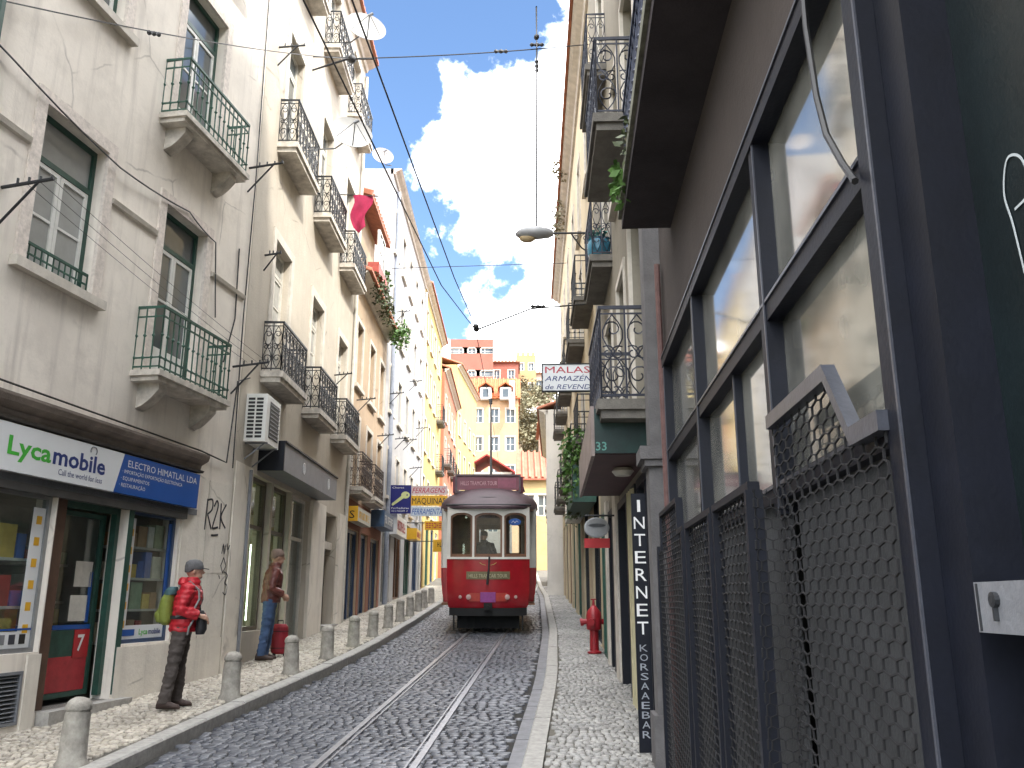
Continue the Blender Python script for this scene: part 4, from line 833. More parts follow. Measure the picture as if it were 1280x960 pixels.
for k, ch in enumerate('KORSAAEBAR'): lettering(ch, M('chalky lettering', (.30, .32, .36), .6), ib, (XQ(8.458), .22, 1.49-.085*k), (0, -1, 0), (0, 0, 1), .09, width=.075, center=True)
rs = root('bar_sign', FR2, (XQ(13.2), .2, 2.95), 'round grey hanging sign with a red strip under the dark green box sign', 'sign')
mb = MB(); mb.lathe([(.17, -.03), (.19, -.02), (.19, .02), (.17, .03)], (0, 0, 0), 20); mb.v = [(XQ(13.0)+z, .33+x, 3.02+y*.8) for x, y, z in mb.v]; part(mb, 'disc', M('grey enamel', (.35, .36, .38), .4, var=.2), rs)
part(MB().box(XQ(12.98), XQ(13.02), .14, .52, 2.72, 2.86), 'red_strip', m_red, rs); part(MB().tube([(XQ(13), .0, 3.2), (XQ(13), .5, 3.2)], .015, 5), 'arm', m_iron, rs)
part(MB().loft([[(XQ(12.966), .33+.13*math.cos(q)*k_, 3.05+.03*math.sin(q)) for q in [i*math.pi/6 for i in range(12)]] for k_ in (.9, 1.0)]), 'emblem', m_grey, rs)
ms = root('luggage_sign', FR2, (XQ(16.0), .0, 5.85), 'white projecting sign in red and blue capitals for luggage wholesalers', 'sign')
part(MB().box(XQ(15.97), XQ(16.03), .02, 1.12, 5.86, 6.40), 'panel', m_white_pl, ms); f = MB(); frame4(f, .02, 1.12, 5.85, 6.41, .022, 0, 1); f.v = [(XQ(15.96)+.08*y, x, z) for x, y, z in f.v]; part(f, 'frame', m_navy, ms)
lettering('MALAS', m_txt_red, ms, (XQ(15.966), 1.05, 6.22), (0, -1, 0), (0, 0, 1), .185, width=.86, bold=.006); lettering('ARMAZÉNS', m_txt_blue, ms, (XQ(15.966), 1.06, 6.06), (0, -1, 0), (0, 0, 1), .145, width=1.0, shear=.25)
lettering('de REVENDA', m_txt_blue, ms, (XQ(15.966), 1.05, 5.90), (0, -1, 0), (0, 0, 1), .135, width=.98, shear=.25)
# ---------------- farther right houses
FR3 = Fac(1.72, 16.6, .022, 'R')
balsR = {(0, 0), (0, 1), (0, 2), (1, 0), (1, 1), (1, 2)}
R3B = far_house(FR3, 16.6, 26.5, 15.3, m_R3, 'ochre cream house with balconies and hanging plants behind the luggage sign', (5.2, 8.3, 11.4), (18.2, 21.3, 24.4), sfm=(m_navy, m_iron, m_iron_g, m_iron), bal=balsR, fm=m_grey, wh=2.1)
FR3b = Fac(1.94, 26.5, .022, 'R')
R3C = far_house(FR3b, 26.5, 37, 15.3, m_R3, 'farther ochre house on the right with small balconies and a grassy eave', (5.6, 8.7, 11.7), (28.2, 31.5, 34.8), sfm=(m_navy, m_wood, m_iron_g, m_wood), bal=balsR, fm=m_whiteold, wh=2.0)
FR4 = Fac(1.50, 37.2, .05, 'R')
R4B = far_house(FR4, 37.2, 50, 10.2, m_R4, 'white house end standing forward at the far right kerb', (6, ), (39, 42, 45), shop=True, fm=m_grey)

# ------------------------------------------------------------------ the tram
TY = 21.0; slope = math.atan(.056)
class TF: pass
TRAMF = TF(); TRAMF.M = Matrix.Translation((TRK(TY)+.06, TY, g(TY)+.012)) @ Matrix.Rotation(R(.4), 4, 'Z') @ Matrix.Rotation(slope, 4, 'X')
T = root('tram', TRAMF, (0, 0, 0), 'old red and white single car tram with a maroon roof board', 'tram')
m_tred = M('tram red paint', (.36, .009, .018), .25, var=.22, scale=3, bump=.05, bscale=5, spec=.6); m_twhite = M('tram cream paint', (.78, .75, .70), .35, var=.1, scale=3, bump=.03)
m_troof = M('tram roof paint', (.085, .052, .065), .55, var=.3, scale=3, bump=.08); m_under = M('underframe grime', (.012, .012, .013), .8, var=.3, bump=.1)
m_brown = M('brown window frame', (.20, .10, .06), .45, var=.2, scale=8, bump=.05)
LEN = 8.2
def ycurve(x, k=.20): return k*abs(x)**2.4
NX = 41; XS = [-1+2*i/(NX-1) for i in range(NX)]
def apron(mb, yb, sgn):
    rings = []
    for z, wd, yo in ((.60, .93, .07), (.68, .97, .03), (.95, .985, .01), (1.3, .995, 0), (1.74, 1.0, 0)):
        rings.append([(x*wd, yb+sgn*(ycurve(x)+yo), z) for x in XS]+[(x*wd, yb+sgn*(ycurve(x)+yo+.05), z) for x in reversed(XS)])
    return mb.loft(rings)
body = MB(); apron(body, 0, 1); apron(body, LEN, -1)
for s_ in (-1, 1):
    # vestibule side steps and the wider saloon, red below the belt
    for a, b, w0, w1 in ((.26, .92, .96, 1.0), (LEN-.92, LEN-.26, .96, 1.0)):
        if s_ < 0: body.loft([[(s_*w0, a, .62), (s_*w1, a, 1.74), (s_*(w1-.05), a, 1.74), (s_*(w0-.05), a, .62)], [(s_*w0, b, .62), (s_*w1, b, 1.74), (s_*(w1-.05), b, 1.74), (s_*(w0-.05), b, .62)]])
    prof = [(1.08, .62), (1.15, .9), (1.185, 1.25), (1.19, 1.52), (1.15, 1.52), (1.1, .9), (1.04, .62)]
    body.loft([[(s_*x, .92, z) for x, z in prof], [(s_*x, LEN-.92, z) for x, z in prof]])
    for yy in (.92, LEN-.96): body.loft([[(s_*1.19, yy, 1.52), (s_*1.08, yy, .62), (s_*.9, yy, .62), (s_*.95, yy, 1.52)], [(s_*1.19, yy+.04, 1.52), (s_*1.08, yy+.04, .62), (s_*.9, yy+.04, .62), (s_*.95, yy+.04, 1.52)]])
part(body, 'lower_body', m_tred, T, smooth=True)
belt = MB()
for yb, sg in ((0, 1), (LEN, -1)): belt.loft([[(x*w_, yb+sg*(ycurve(x)+yo), z) for x in XS]+[(x*w_, yb+sg*(ycurve(x)+.06), z) for x in reversed(XS)] for z, w_, yo in ((1.74, 1.0, -.025), (1.79, 1.0, -.025))])
part(belt, 'belt_rail', m_twhite, T)
# upper end: curved header with arched window heads, pillars
WIN = [(-.92, -.385), (-.335, .335), (.385, .92)]
def zlow(x):
    for a, b in WIN:
        if a <= x <= b: t = (x-a)/(b-a)*2-1; return 2.84-.08*abs(t)**3.0
    return None
NX2 = 121; XS2 = [-1+2*i/(NX2-1) for i in range(NX2)]
up = MB()
for yb, sg in ((0, 1), (LEN, -1)):
    for i in range(NX2-1):
        xa, xb = XS2[i], XS2[i+1]; xm = (xa+xb)/2; zl = zlow(xm); z0 = zl if zl else 1.79
        up.loft([[(x, yb+sg*ycurve(x), z0), (x, yb+sg*ycurve(x), 2.98), (x, yb+sg*(ycurve(x)+.07), 2.98), (x, yb+sg*(ycurve(x)+.07), z0)] for x in (xa, xb)])
SW = [(1.25+i*.96, 1.25+i*.96+.80) for i in range(6)]
for s_ in (-1, 1):
    up.box(s_*1.15, s_*1.19, .92, LEN-.92, 2.66, 2.98); 
    ys_ = [.92]+[v for q in SW for v in q]+[LEN-.92]
    for a, b in zip(ys_[0::2], ys_[1::2]): up.box(s_*1.15, s_*1.19, a, b, 1.52, 2.66)
    up.box(s_*1.15, s_*1.19, .92, LEN-.92, 1.52, 1.62)
    for yy in (.92, LEN-.96): up.box(s_*.98, s_*1.19, yy, yy+.04, 1.52, 2.98)
    for y0, y1 in ((.2, .92), (LEN-.92, LEN-.2)): up.box(s_*.93, s_*.99, y0, y1, 2.72, 2.98)
    if s_ < 0:
        for y0, y1 in ((.2, .34), (LEN-.34, LEN-.2)): up.box(s_*.94, s_*1.0, y0, y1, 1.74, 2.72)
        up.box(s_*.94, s_*1.0, .34, .92, 1.74, 1.85)
part(up, 'upper_body', m_twhite, T)
for yb, sg in ((0, 1), (LEN, -1)):
    for a, b in WIN:
        f = MB(); yy = lambda x: yb+sg*(ycurve(x)+.03)
        n = 14; xs_ = [a+(b-a)*i/n for i in range(n+1)]; fw = .045
        outer = [(a, 1.79)]+[(x, 2.84-.08*abs((x-a)/(b-a)*2-1)**3) for x in xs_]+[(b, 1.79)]
        inner = [(a+fw, 1.79+fw*1.6)]+[(a+fw+(b-a-2*fw)*i/n, 2.84-fw-.08*abs(i/n*2-1)**3) for i in range(n+1)]+[(b-fw, 1.79+fw*1.6)]
        rings = [[(p[0], yy(p[0]), p[1]), (q[0], yy(q[0]), q[1]), (q[0], yy(q[0])+sg*.03, q[1]), (p[0], yy(p[0])+sg*.03, p[1])] for p, q in zip(outer, inner)]
        f.loft(rings, closed=True); Wn = part(f, 'end_window', m_brown, T)
        pn = MB(); pn.add([(q[0], yy(q[0])+sg*.015, q[1]) for q in inner], [tuple(range(len(inner)))]); part(pn, 'pane', m_gtram, Wn)
for s_ in (-1, 1):
    for a, b in SW:
        f = MB(); frame4(f, a, b, 1.62, 2.66, .04, 0, 1); f.v = [(s_*(1.155+.025*y), x, z) for x, y, z in f.v]; Wn = part(f, 'side_window', m_brown, T); part(MB().box(s_*1.165, s_*1.17, a+.04, b-.04, 1.66, 2.62), 'pane', m_gtram, Wn)
# roof: long turtle back that droops over both ends
rf = MB(); rings = []
for y in [-.10, -.06, .0, .12, .3, .55, .85, 1.2]+[1.2+i*.58 for i in range(1, 10)]+[LEN-.85, LEN-.55, LEN-.3, LEN-.12, LEN, LEN+.06, LEN+.1]:
    e = min(y+.10, LEN+.10-y); t = min(1, e/1.0); hw = (1.0 if e < .75 else 1.0+.24*min(1, (e-.75)/.35))*(1-.72*(1-min(1, (e+.02)/.36))**2.2) ; crown = .03+.50*(1-(1-t)**1.7)
    rings.append([(hw*math.cos(a), y, 2.97+crown*math.sin(a)**.8 if math.sin(a) > 0 else 2.97) for a in [math.pi*i/16 for i in range(17)]]+[(-hw*.9, y, 2.93), (hw*.9, y, 2.93)])
part(rf.loft(rings), 'roof', m_troof, T, smooth=True)
gt = MB()
gt.tube([(x*1.03, ycurve(x)-.05, 3.0+.03) for x in XS], .022, 6); part(gt, 'roof_gutter', m_iron, T)
rb = MB(); rb.tube([(x*.8, .2+.3*x*x, 3.22-.04*x*x) for x in XS], .015, 5); part(rb, 'roof_rib', m_iron, T)
# roof board
bd = MB(); bd.loft([[(-.80, .80, 3.44), (.74, .80, 3.44), (.74, .86, 3.44), (-.80, .86, 3.44)], [(-.84, .86, 3.80), (.78, .86, 3.80), (.78, .92, 3.80), (-.84, .92, 3.80)]]); BD = part(bd, 'roof_board', M('maroon board', (.16, .025, .045), .4, var=.2, scale=4, bump=.03), T)
lettering('HILLS TRAMCAR TOUR', M('faded pink lettering', (.55, .30, .33), .5), BD, (-.72, .815, 3.56), (1, 0, 0), (0, .15, 1), .15, width=.92); part(MB().loft([[(.22, .797+.15*(z-3.44), z), (.68, .797+.15*(z-3.44), z), (.68, .80+.15*(z-3.44), z), (.22, .80+.15*(z-3.44), z)] for z in (3.5, 3.74)]), 'pink_panel', M('pinkish panel', (.24, .05, .09), .4, var=.2), BD)
fb = MB(); frame4(fb, -.86, .80, 3.37, 3.84, .05, 0, 1); fb.v = [(x, .77+(z-3.40)*.15+.1*y, z) for x, y, z in fb.v]; part(fb, 'board_frame', m_troof, BD)
sb = MB(); part(MB().box(.80, .86, .9, 2.6, 3.38, 3.78), 'side_board', MATS['maroon board'], T); part(MB().box(-.92, -.86, .9, 2.6, 3.38, 3.78), 'side_board', MATS['maroon board'], T)
pk = MB(); pk.box(-.45, .45, 2.5, 5.5, 3.42, 3.5); pk.tube([(-.9, 1.3, 3.42), (-.75, 1.3, 3.84), (.75, 1.3, 3.84), (.9, 1.3, 3.42)], .025, 6); pk.tube([(-.9, 5, 3.42), (-.75, 5, 3.84), (.75, 5, 3.84), (.9, 5, 3.42)], .025, 6); part(pk, 'pole_deck', m_troof, T)
tp = MB(); tp.tube([(0, 3.6, 3.5), (0, 3.6, 3.75)], .1, 10); tp.tube([(0, 3.6, 3.75), (-.10, 7.9, 6.9)], [.045, .026], 6); tp.tube([(-.10, 7.85, 6.85), (-.10, 7.95, 7.02)], .06, 6); part(tp, 'trolley_pole', m_iron, T)
# front fittings
pt = MB()
for x in XS[5:36:30]: pass
pl_ = MB(); pl_.loft([[(x, ycurve(x)-.012, z) for x in [-.52+i*.104 for i in range(11)]]+[(x, ycurve(x)+.01, z) for x in [.52-i*.104 for i in range(11)]] for z in (1.27, 1.45)])
PL = part(pl_, 'name_plate', M('tarnished brass', (.20, .17, .09), .5, metal=.3, var=.3, scale=12), T); lettering('HILLS TRAMCAR TOUR', M('pale gold lettering', (.55, .50, .34), .5), PL, (-.46, -.022, 1.31), (1, 0, 0), (0, 0, 1), .12, width=.92, bold=.01)
wp = MB(); wp.tube([(.03, -.05, 1.80), (.015, -.06, 1.5), (-.02, -.05, 1.15)], [.022, .018, .03], 6); part(wp, 'hand_bar', m_iron, T)
wl = MB(); wl.tube([(.06, -.05, 1.6), (.14, -.045, 1.62), (.2, -.03, 1.66)], .008, 4); wl.tube([(-.06, -.05, 1.6), (-.14, -.045, 1.62), (-.2, -.03, 1.66)], .008, 4); part(wl, 'crest', M('gold paint', (.5, .35, .1), .4, var=.2), T)
for x, r in ((-.46, .055), (.46, .055), (-.66, .035), (.66, .035)):
    lm = MB(); lm.lathe([(r, 0), (r*1.15, .02), (r*1.1, .05), (r*.5, .06), (0, .062)], (0, 0, 0), 14); lm.v = [(x+a, ycurve(x)-c_+.005, .86+b) for a, b, c_ in lm.v]; part(lm, 'headlight', M('headlight glass', (.55, .35, .33), .15, var=.1, bump=0), T, smooth=True)
lb = MB(); lb.loft([[(x, ycurve(x)-.012, z) for x in (-.18, 0, .18)]+[(x, ycurve(x)+.01, z) for x in (.18, 0, -.18)] for z in (.74, .97)]); part(lb, 'coupling_panel', M('violet sticker', (.30, .06, .27), .4, var=.3, scale=6), T)
for x in (-.32, .32):
    lo_ = MB(); lo_.loft([[(q, ycurve(q)-.01, z) for q in (x-.13, x, x+.13)]+[(q, ycurve(q)+.01, z) for q in (x+.13, x, x-.13)] for z in (.76, .95)]); part(lo_, 'sticker', M('orange sticker', (.45, .045, .03), .4, var=.3, scale=6), T)
cp = MB(); cp.tube([(0, -.14, .62), (0, .2, .62)], .05, 8); cp.box(-.1, .1, -.02, .06, .55, .72); part(cp, 'coupler', m_under, T)
fd = MB(); fd.loft([[(x*.93, ycurve(x)+.05, z) for x in XS]+[(x*.9, ycurve(x)+.12, z) for x in reversed(XS)] for z in (.42, .60)]); part(fd, 'bumper', m_under, T)
un = MB(); un.box(-.8, .8, .4, LEN-.4, .40, .64); un.box(-.62, .62, 2.0, 6.2, .2, .5); un.box(-.75, .75, .5, .56, .1, .42)
for k in range(9): un.box(-.72+k*.18, -.69+k*.18, .42, .46, .06, .42)
for x in (-.82, .82): un.tube([(x, .25, .08), (x, .25, .6)], .02, 6)
part(un, 'underframe', m_under, T)
for y in (2.8, 5.4):
    for s_ in (-1, 1):
        wh = MB(); wh.lathe([(.0, -.06), (.3, -.06), (.38, -.05), (.38, -.02), (.34, 0), (.34, .06), (.1, .07), (0, .07)], (0, 0, 0), 24); wh.v = [(s_*(.45+c_), y+a, .34+b) for a, b, c_ in wh.v]; part(wh, 'wheel', m_raildark, T, smooth=True)
inn = MB(); inn.box(-1.12, 1.12, .3, LEN-.3, .66, .70); inn.box(-1.1, 1.1, .3, LEN-.3, 2.90, 2.93); part(inn, 'floor_and_ceiling', m_wood, T)
for s_ in (-1, 1): part(MB().box(s_*1.1, s_*1.14, 1, LEN-1, .7, 1.6), 'wainscot', m_wood, T)
for yy in (1.35, LEN-1.4):
    bh = MB(); bh.box(-1.12, -.42, yy, yy+.04, .7, 2.9); bh.box(.42, 1.12, yy, yy+.04, .7, 1.7); bh.box(.42, .52, yy, yy+.04, 1.7, 2.9); bh.box(1.02, 1.12, yy, yy+.04, 1.7, 2.9); bh.box(-.42, .42, yy, yy+.04, 2.6, 2.9); part(bh, 'bulkhead', m_wood, T)
for i in range(5):
    for s_ in (-1, 1):
        st_ = MB(); y = 2.0+i*.95; st_.box(s_*.35, s_*1.08, y, y+.4, 1.08, 1.14); st_.loft([[(s_*.35, y+.40, 1.14), (s_*1.08, y+.40, 1.14), (s_*1.08, y+.45, 1.14), (s_*.35, y+.45, 1.14)], [(s_*.35, y+.5, 1.72), (s_*1.08, y+.5, 1.72), (s_*1.08, y+.55, 1.72), (s_*.35, y+.55, 1.72)]]); st_.box(s_*.6, s_*.7, y+.1, y+.3, .7, 1.08); part(st_, 'seat', m_wood, T)
ct = MB(); ct.lathe([(.16, .7), (.16, 1.7), (.18, 1.72), (.0, 1.8)], (.25, .45, 0), 14); ct.tube([(.25, .45, 1.83), (.42, .42, 1.85)], .018, 6); part(ct, 'controller', m_under, T)
st = MB()
for i in range(18):
    a = i*2*math.pi/18
dsk = MB(); dsk.lathe([(0, 0), (1, 0), (1, .02), (0, .02)], (0, 0, 0), 20); dsk.v = [(.64+x*.15, ycurve(.64)+.03-z*.3, 2.62+y*.085) for x, y, z in dsk.v]; D = part(dsk, 'route_disc', m_blue_pl, T); part(MB().tube([(.56, ycurve(.56)+.015, 2.60), (.60, ycurve(.6)+.012, 2.645), (.64, ycurve(.64)+.01, 2.60), (.69, ycurve(.69)+.008, 2.645), (.73, ycurve(.73)+.006, 2.61)], .008, 4), 'emblem', m_txt_white, D)

# ------------------------------------------------------------------ people
from mathutils import noise as mnoise
def remesh(mb, voxel, mat, name, parent, smooth_it=2, wr=None):
    me = mb.mesh(name, mat, ORG[parent.name]); o = bpy.data.objects.new(name, me); COL.objects.link(o)
    m = o.modifiers.new('r', 'REMESH'); m.mode = 'VOXEL'; m.voxel_size = voxel; m.use_smooth_shade = True
    s_ = o.modifiers.new('s', 'SMOOTH'); s_.factor = .5; s_.iterations = smooth_it
    dg = bpy.context.evaluated_depsgraph_get(); me2 = bpy.data.meshes.new_from_object(o.evaluated_get(dg)); bpy.data.objects.remove(o)
    me2.materials.clear(); me2.materials.append(mat); me2.name = name
    if wr:
        amp, fr, quilt = wr; nr = [v.normal.copy() for v in me2.vertices]
        for v, n_ in zip(me2.vertices, nr):
            c_ = v.co; d = amp*(mnoise.noise(Vector((c_.x*fr, c_.y*fr, c_.z*fr*1.7)))+.6*mnoise.noise(Vector((c_.x*fr*2.2, c_.y*fr*2.2, c_.z*fr*4))))
            if quilt: d += quilt*abs(math.sin(c_.z*math.pi/.062+1.2*c_.x))
            v.co = c_+n_*d
    me2.polygons.foreach_set('use_smooth', [True]*len(me2.polygons))
    o = bpy.data.objects.new(name, me2); COL.objects.link(o); o.parent = parent; ORG[o.name] = ORG[parent.name]; return o
def torso(mb, rows, n=18):
    """rows: (cx, cy, z, rx, ry)"""
    mb.loft([[(cx+rx*math.cos(2*math.pi*k/n), cy+ry*math.sin(2*math.pi*k/n), z) for k in range(n)] for cx, cy, z, rx, ry in rows])
def hand(mb, wrist, d, palm_n, thumb_side, curl=.5):
    """palm and five bent fingers; d: direction of the hand"""
    W = Vector(wrist); d = Vector(d).normalized(); pn = Vector(palm_n); pn = (pn-d*pn.dot(d)).normalized(); sd = d.cross(pn).normalized()*thumb_side
    mb.tube([W, W+d*.03, W+d*.085], [.024, .03, .032], 8)
    for k, (off, ln) in enumerate(((-.030, .052), (-.010, .060), (.010, .066), (.029, .058))):
        a = W+d*.08-sd*(-off); b = a+(d*math.cos(curl)+pn*math.sin(curl))*ln*.55; c_ = b+(d*math.cos(curl*2)+pn*math.sin(curl*2))*ln*.5
        mb.tube([a-d*.02, a, b, c_], [.010, .010, .009, .007], 6)
    a = W+d*.03+sd*.026; mb.tube([a-sd*.01, a+sd*.018+d*.02, a+sd*.022+d*.05+pn*.012], [.012, .011, .008], 6)
def headm(mb, c, yaw=0, k=1.0):
    """skull, jaw, nose, ears, brow; face looks along local +x turned by yaw"""
    tmp = MB(); tmp.ellipsoid((-.008, 0, .02), (.098, .078, .105)); tmp.ellipsoid((.025, 0, -.055), (.066, .056, .065)); tmp.tube([(.088, 0, .015), (.112, 0, -.022), (.095, 0, -.032)], [.009, .016, .008], 6)
    for s_ in (-1, 1): tmp.ellipsoid((-.005, s_*.078, -.005), (.018, .010, .031), 8, 6); tmp.ellipsoid((.082, s_*.03, .022), (.012, .02, .008), 8, 5)
    tmp.tube([(.086, -.022, -.066), (.093, 0, -.066), (.086, .022, -.066)], .009, 6)
    cy, sy = math.cos(yaw), math.sin(yaw); mb.add([(c[0]+k*(x*cy-y*sy), c[1]+k*(x*sy+y*cy), c[2]+k*z) for x, y, z in tmp.v], tmp.f)
m_skin = M('skin', (.42, .24, .17), .5, var=.12, scale=12, bump=.05)
def person(loc, rotz, label, jacket, trousers, shoes, legs, arms, headp, lean, hat=None, k=1.0, quilt=False, collar=True, hatkind='knit_cap', hoodmat=None):
    P = root('person', WORLD, (0, 0, 0), label, 'person'); P.matrix_world = Matrix.Translation(loc) @ Matrix.Rotation(rotz, 4, 'Z') @ Matrix.Scale(k, 4); ORG[P.name] = (0, 0, 0)
    lx = lean
    b = MB(); torso(b, [(0, 0, .84, .09, .13), (.0, 0, .95, .10, .145), (lx*.3, 0, 1.06, .085, .125), (lx*.7, 0, 1.25, .10, .15), (lx, 0, 1.38, .085, .16), (lx, 0, 1.43, .05, .09)])
    b.tube([(lx-.005, 0, 1.38), (lx+.01, 0, 1.46), (lx+.02, 0, 1.53)], [.06, .05, .05], 12); headm(b, (headp[0], headp[1], 1.585), headp[2])
    for hip, kn, an, toe in legs:
        b.tube([hip, kn, an], [.075, .052, .038], 12); b.tube([an, (an[0]+.02, an[1], an[2]-.05), toe], [.038, .035, .03], 8)
    for sh, el, wr, hd, pn, ts in arms:
        b.tube([(lx, sh[1]*.6, 1.38), sh, el, wr], [.05, .045, .036, .026], 10); hand(b, wr, hd, pn, ts)
    remesh(b, .0085, m_skin, 'body', P, 1)
    t = MB(); torso(t, [(0, 0, .78, .085, .12), (0, 0, .86, .118, .160), (0, 0, .97, .118, .158), (lx*.3, 0, 1.05, .112, .15)])
    for hip, kn, an, toe in legs:
        h = Vector(hip); kk = Vector(kn); a = Vector(an); t.tube([h+Vector((0, 0, .05)), h, h.lerp(kk, .5), kk, kk.lerp(a, .35), kk.lerp(a, .8), a+Vector((.005, 0, -.03))], [.09, .102, .092, .074, .074, .068, .070], 14)
    remesh(t, .011, trousers, 'trousers', P, 1, (.014, 9, 0))
    j = MB(); torso(j, [(lx*.2, 0, .88, .150, .182), (lx*.2, 0, .96, .156, .188), (lx*.4, 0, 1.06, .146, .18), (lx*.7, 0, 1.22, .158, .195), (lx, 0, 1.34, .142, .205), (lx, 0, 1.41, .10, .155), (lx, 0, 1.455, .075, .095)])
    if collar:
        n = 14; j.loft([[(lx+.015+math.cos(2*math.pi*q/n)*r, math.sin(2*math.pi*q/n)*r, z) for q in range(n)] for r, z in ((.09, 1.41), (.088, 1.47), (.078, 1.50))])
    for sh, el, wr, hd, pn, ts in arms:
        s0, e0, w0 = Vector(sh), Vector(el), Vector(wr); j.tube([(lx, sh[1]*.5, 1.37), s0, s0.lerp(e0, .5), e0, e0.lerp(w0, .5), e0.lerp(w0, .92)], [.082, .086, .076, .068, .062, .052], 12)
    J = remesh(j, .011, jacket, 'jacket', P, 1, (.012, 10, .010 if quilt else 0))
    for hip, kn, an, toe in legs:
        s_ = MB(); a = Vector(an); tv = Vector(toe); fx = (tv-a); fx.z = 0; fx.normalize(); bz = 0.0
        for off, w_, h in ((-.075, .035, .09), (-.05, .045, .11), (.0, .048, .11), (.06, .046, .085), (.12, .046, .06), (.165, .035, .045), (.185, .012, .03)): pass
        rings = []; sd = Vector((-fx.y, fx.x, 0))
        for off, w_, h in ((-.085, .02, .06), (-.07, .038, .10), (-.03, .046, .125), (.03, .047, .115), (.08, .048, .08), (.13, .048, .06), (.17, .036, .05), (.19, .014, .03)):
            c_ = a+fx*off; rings.append([(c_.x+sd.x*w_*math.cos(q), c_.y+sd.y*w_*math.cos(q), tv.z-.025+max(0, h*.5+h*.5*math.sin(q))) for q in [2*math.pi*i/12 for i in range(12)]])
        part(s_.loft(rings), 'shoe', shoes, P, smooth=True)
    hc = (headp[0], headp[1], 1.585); cy, sy = math.cos(headp[2]), math.sin(headp[2])
    h = MB()
    if hat:
        rings = []
        for rx, ry, z, ox in ((.104, .086, .018, -.008), (.110, .092, .03, -.008), (.110, .092, .06, -.010), (.098, .082, .105, -.012), (.06, .05, .135, -.012), (.012, .01, .143, -.012)):
            rings.append([(ox+rx*math.cos(q), ry*math.sin(q), z+(-.035 if math.cos(q) < -.2 and z < .05 else 0)) for q in [2*math.pi*i/18 for i in range(18)]])
        h.loft(rings)
        if hatkind == 'cap': h.loft([[(.08, -.07, .035), (.08, .07, .035), (.08, .07, .045), (.08, -.07, .045)], [(.165, -.045, .02), (.165, .045, .02), (.165, .045, .026), (.165, -.045, .026)]])
        h.v = [(hc[0]+x*cy-y*sy, hc[1]+x*sy+y*cy, hc[2]+z) for x, y, z in h.v]; part(h, hatkind, hat, P, smooth=True)
    return P
m_redj = M('red padded jacket', (.48, .016, .028), .55, var=.3, scale=9, bump=1.0, bscale=10); m_brownj = M('brown leather jacket', (.125, .035, .028), .45, var=.4, scale=7, bump=1.0, bscale=9)
m_trou = M('grey brown trousers', (.075, .062, .056), .85, var=.35, scale=9, bump=1.0, bscale=9); m_jean = M('blue jeans', (.055, .10, .20), .85, var=.35, scale=5, bump=1.0, bscale=9, col2=(.03, .055, .12))
m_shoe = M('brown suede shoe', (.055, .034, .028), .7, var=.3); m_cap = M('grey knit', (.11, .11, .115), .9, var=.25, scale=30, bump=.4, bscale=90); m_hair = M('grey brown hair', (.17, .115, .09), .8, var=.3, scale=40, bump=.3)
py = 10.76; pz = g(py)+KH
L_ = [((0, .085, .90), (.0, .10, .50), (-.02, .12, .10), (.13, .13, .035)), ((0, -.085, .90), (-.05, -.11, .50), (-.11, -.14, .10), (.03, -.17, .035))]
A_ = [((.06, .185, 1.37), (.05, .25, 1.12), (.21, .09, 1.03), (.8, -.7, -.3), (0, -.6, -1), 1), ((.05, -.185, 1.37), (-.01, -.24, 1.12), (.21, -.17, 1.06), (1, .35, -.35), (-.2, .6, -.8), 1)]
P1 = person((-3.98, py, pz), R(12), 'person in red padded jacket and grey cap standing on the pavement by the shop', m_redj, m_trou, m_shoe, L_, A_, (.085, 0, R(8)), .05, hat=m_cap, hatkind='cap', quilt=True)
def cloth_tag(): pass
# hood, straps
part(MB().loft([[(-.02+.05*math.cos(q)*s1, .115*math.sin(q)*s1, z) for q in [2*math.pi*i/14 for i in range(14)]] for s1, z in ((1.25, 1.40), (1.5, 1.44), (1.3, 1.49), (.9, 1.51))]), 'hood', m_redj, P1, smooth=True)
stp = MB()
for s_ in (-1, 1): stp.tube([(-.07, s_*.12, 1.40), (.06, s_*.135, 1.455), (.17, s_*.14, 1.36), (.185, s_*.145, 1.25), (.13, s_*.195, 1.10), (-.06, s_*.19, 1.05)], .014, 5)
stp.tube([(.145, -.16, 1.02), (.10, -.19, .92), (.09, -.185, .84)], .014, 5)
bl = MB(); bl.loft([[(.01+.166*math.cos(q), .198*math.sin(q), z) for q in [2*math.pi*i/24 for i in range(24)]] for z in (1.02, 1.06)]); part(bl, 'hip_belt', M('dark webbing', (.02, .02, .022), .8), P1)
part(stp, 'backpack_straps', M('grey strap', (.22, .22, .22), .8), P1)
def frame_at(P):
    f = TF(); f.M = P.matrix_world.copy(); return f
F1 = TF(); F1.M = Matrix.Translation((-3.98, py, pz)) @ Matrix.Rotation(R(12), 4, 'Z')
bp = root('backpack', F1, (-.2, 0, 1.0), 'lime green backpack on the back of the person in the red jacket', 'backpack')
mb = MB(); torso(mb, [(-.18, 0, .95, .05, .10), (-.195, 0, .99, .085, .14), (-.205, 0, 1.1, .095, .15), (-.19, 0, 1.25, .085, .145), (-.16, 0, 1.36, .06, .12), (-.14, 0, 1.40, .03, .07)]); remesh(mb, .012, M('lime fabric', (.19, .23, .04), .7, var=.25, scale=8, bump=.3), 'sack', bp)
mb = MB(); torso(mb, [(-.255, 0, .98, .05, .10), (-.275, 0, 1.07, .06, .115), (-.26, 0, 1.14, .04, .10)]); remesh(mb, .012, MATS['lime fabric'], 'pocket', bp)
mb = MB(); torso(mb, [(-.165, 0, 1.30, .085, .148), (-.16, 0, 1.36, .075, .125), (-.14, 0, 1.40, .045, .08)]); remesh(mb, .012, M('teal fabric', (.035, .09, .10), .7, var=.25), 'lid', bp)
cbg = root('shoulder_bag', F1, (.2, -.05, .85), 'small black bag held at the waist of the person in red', 'bag')
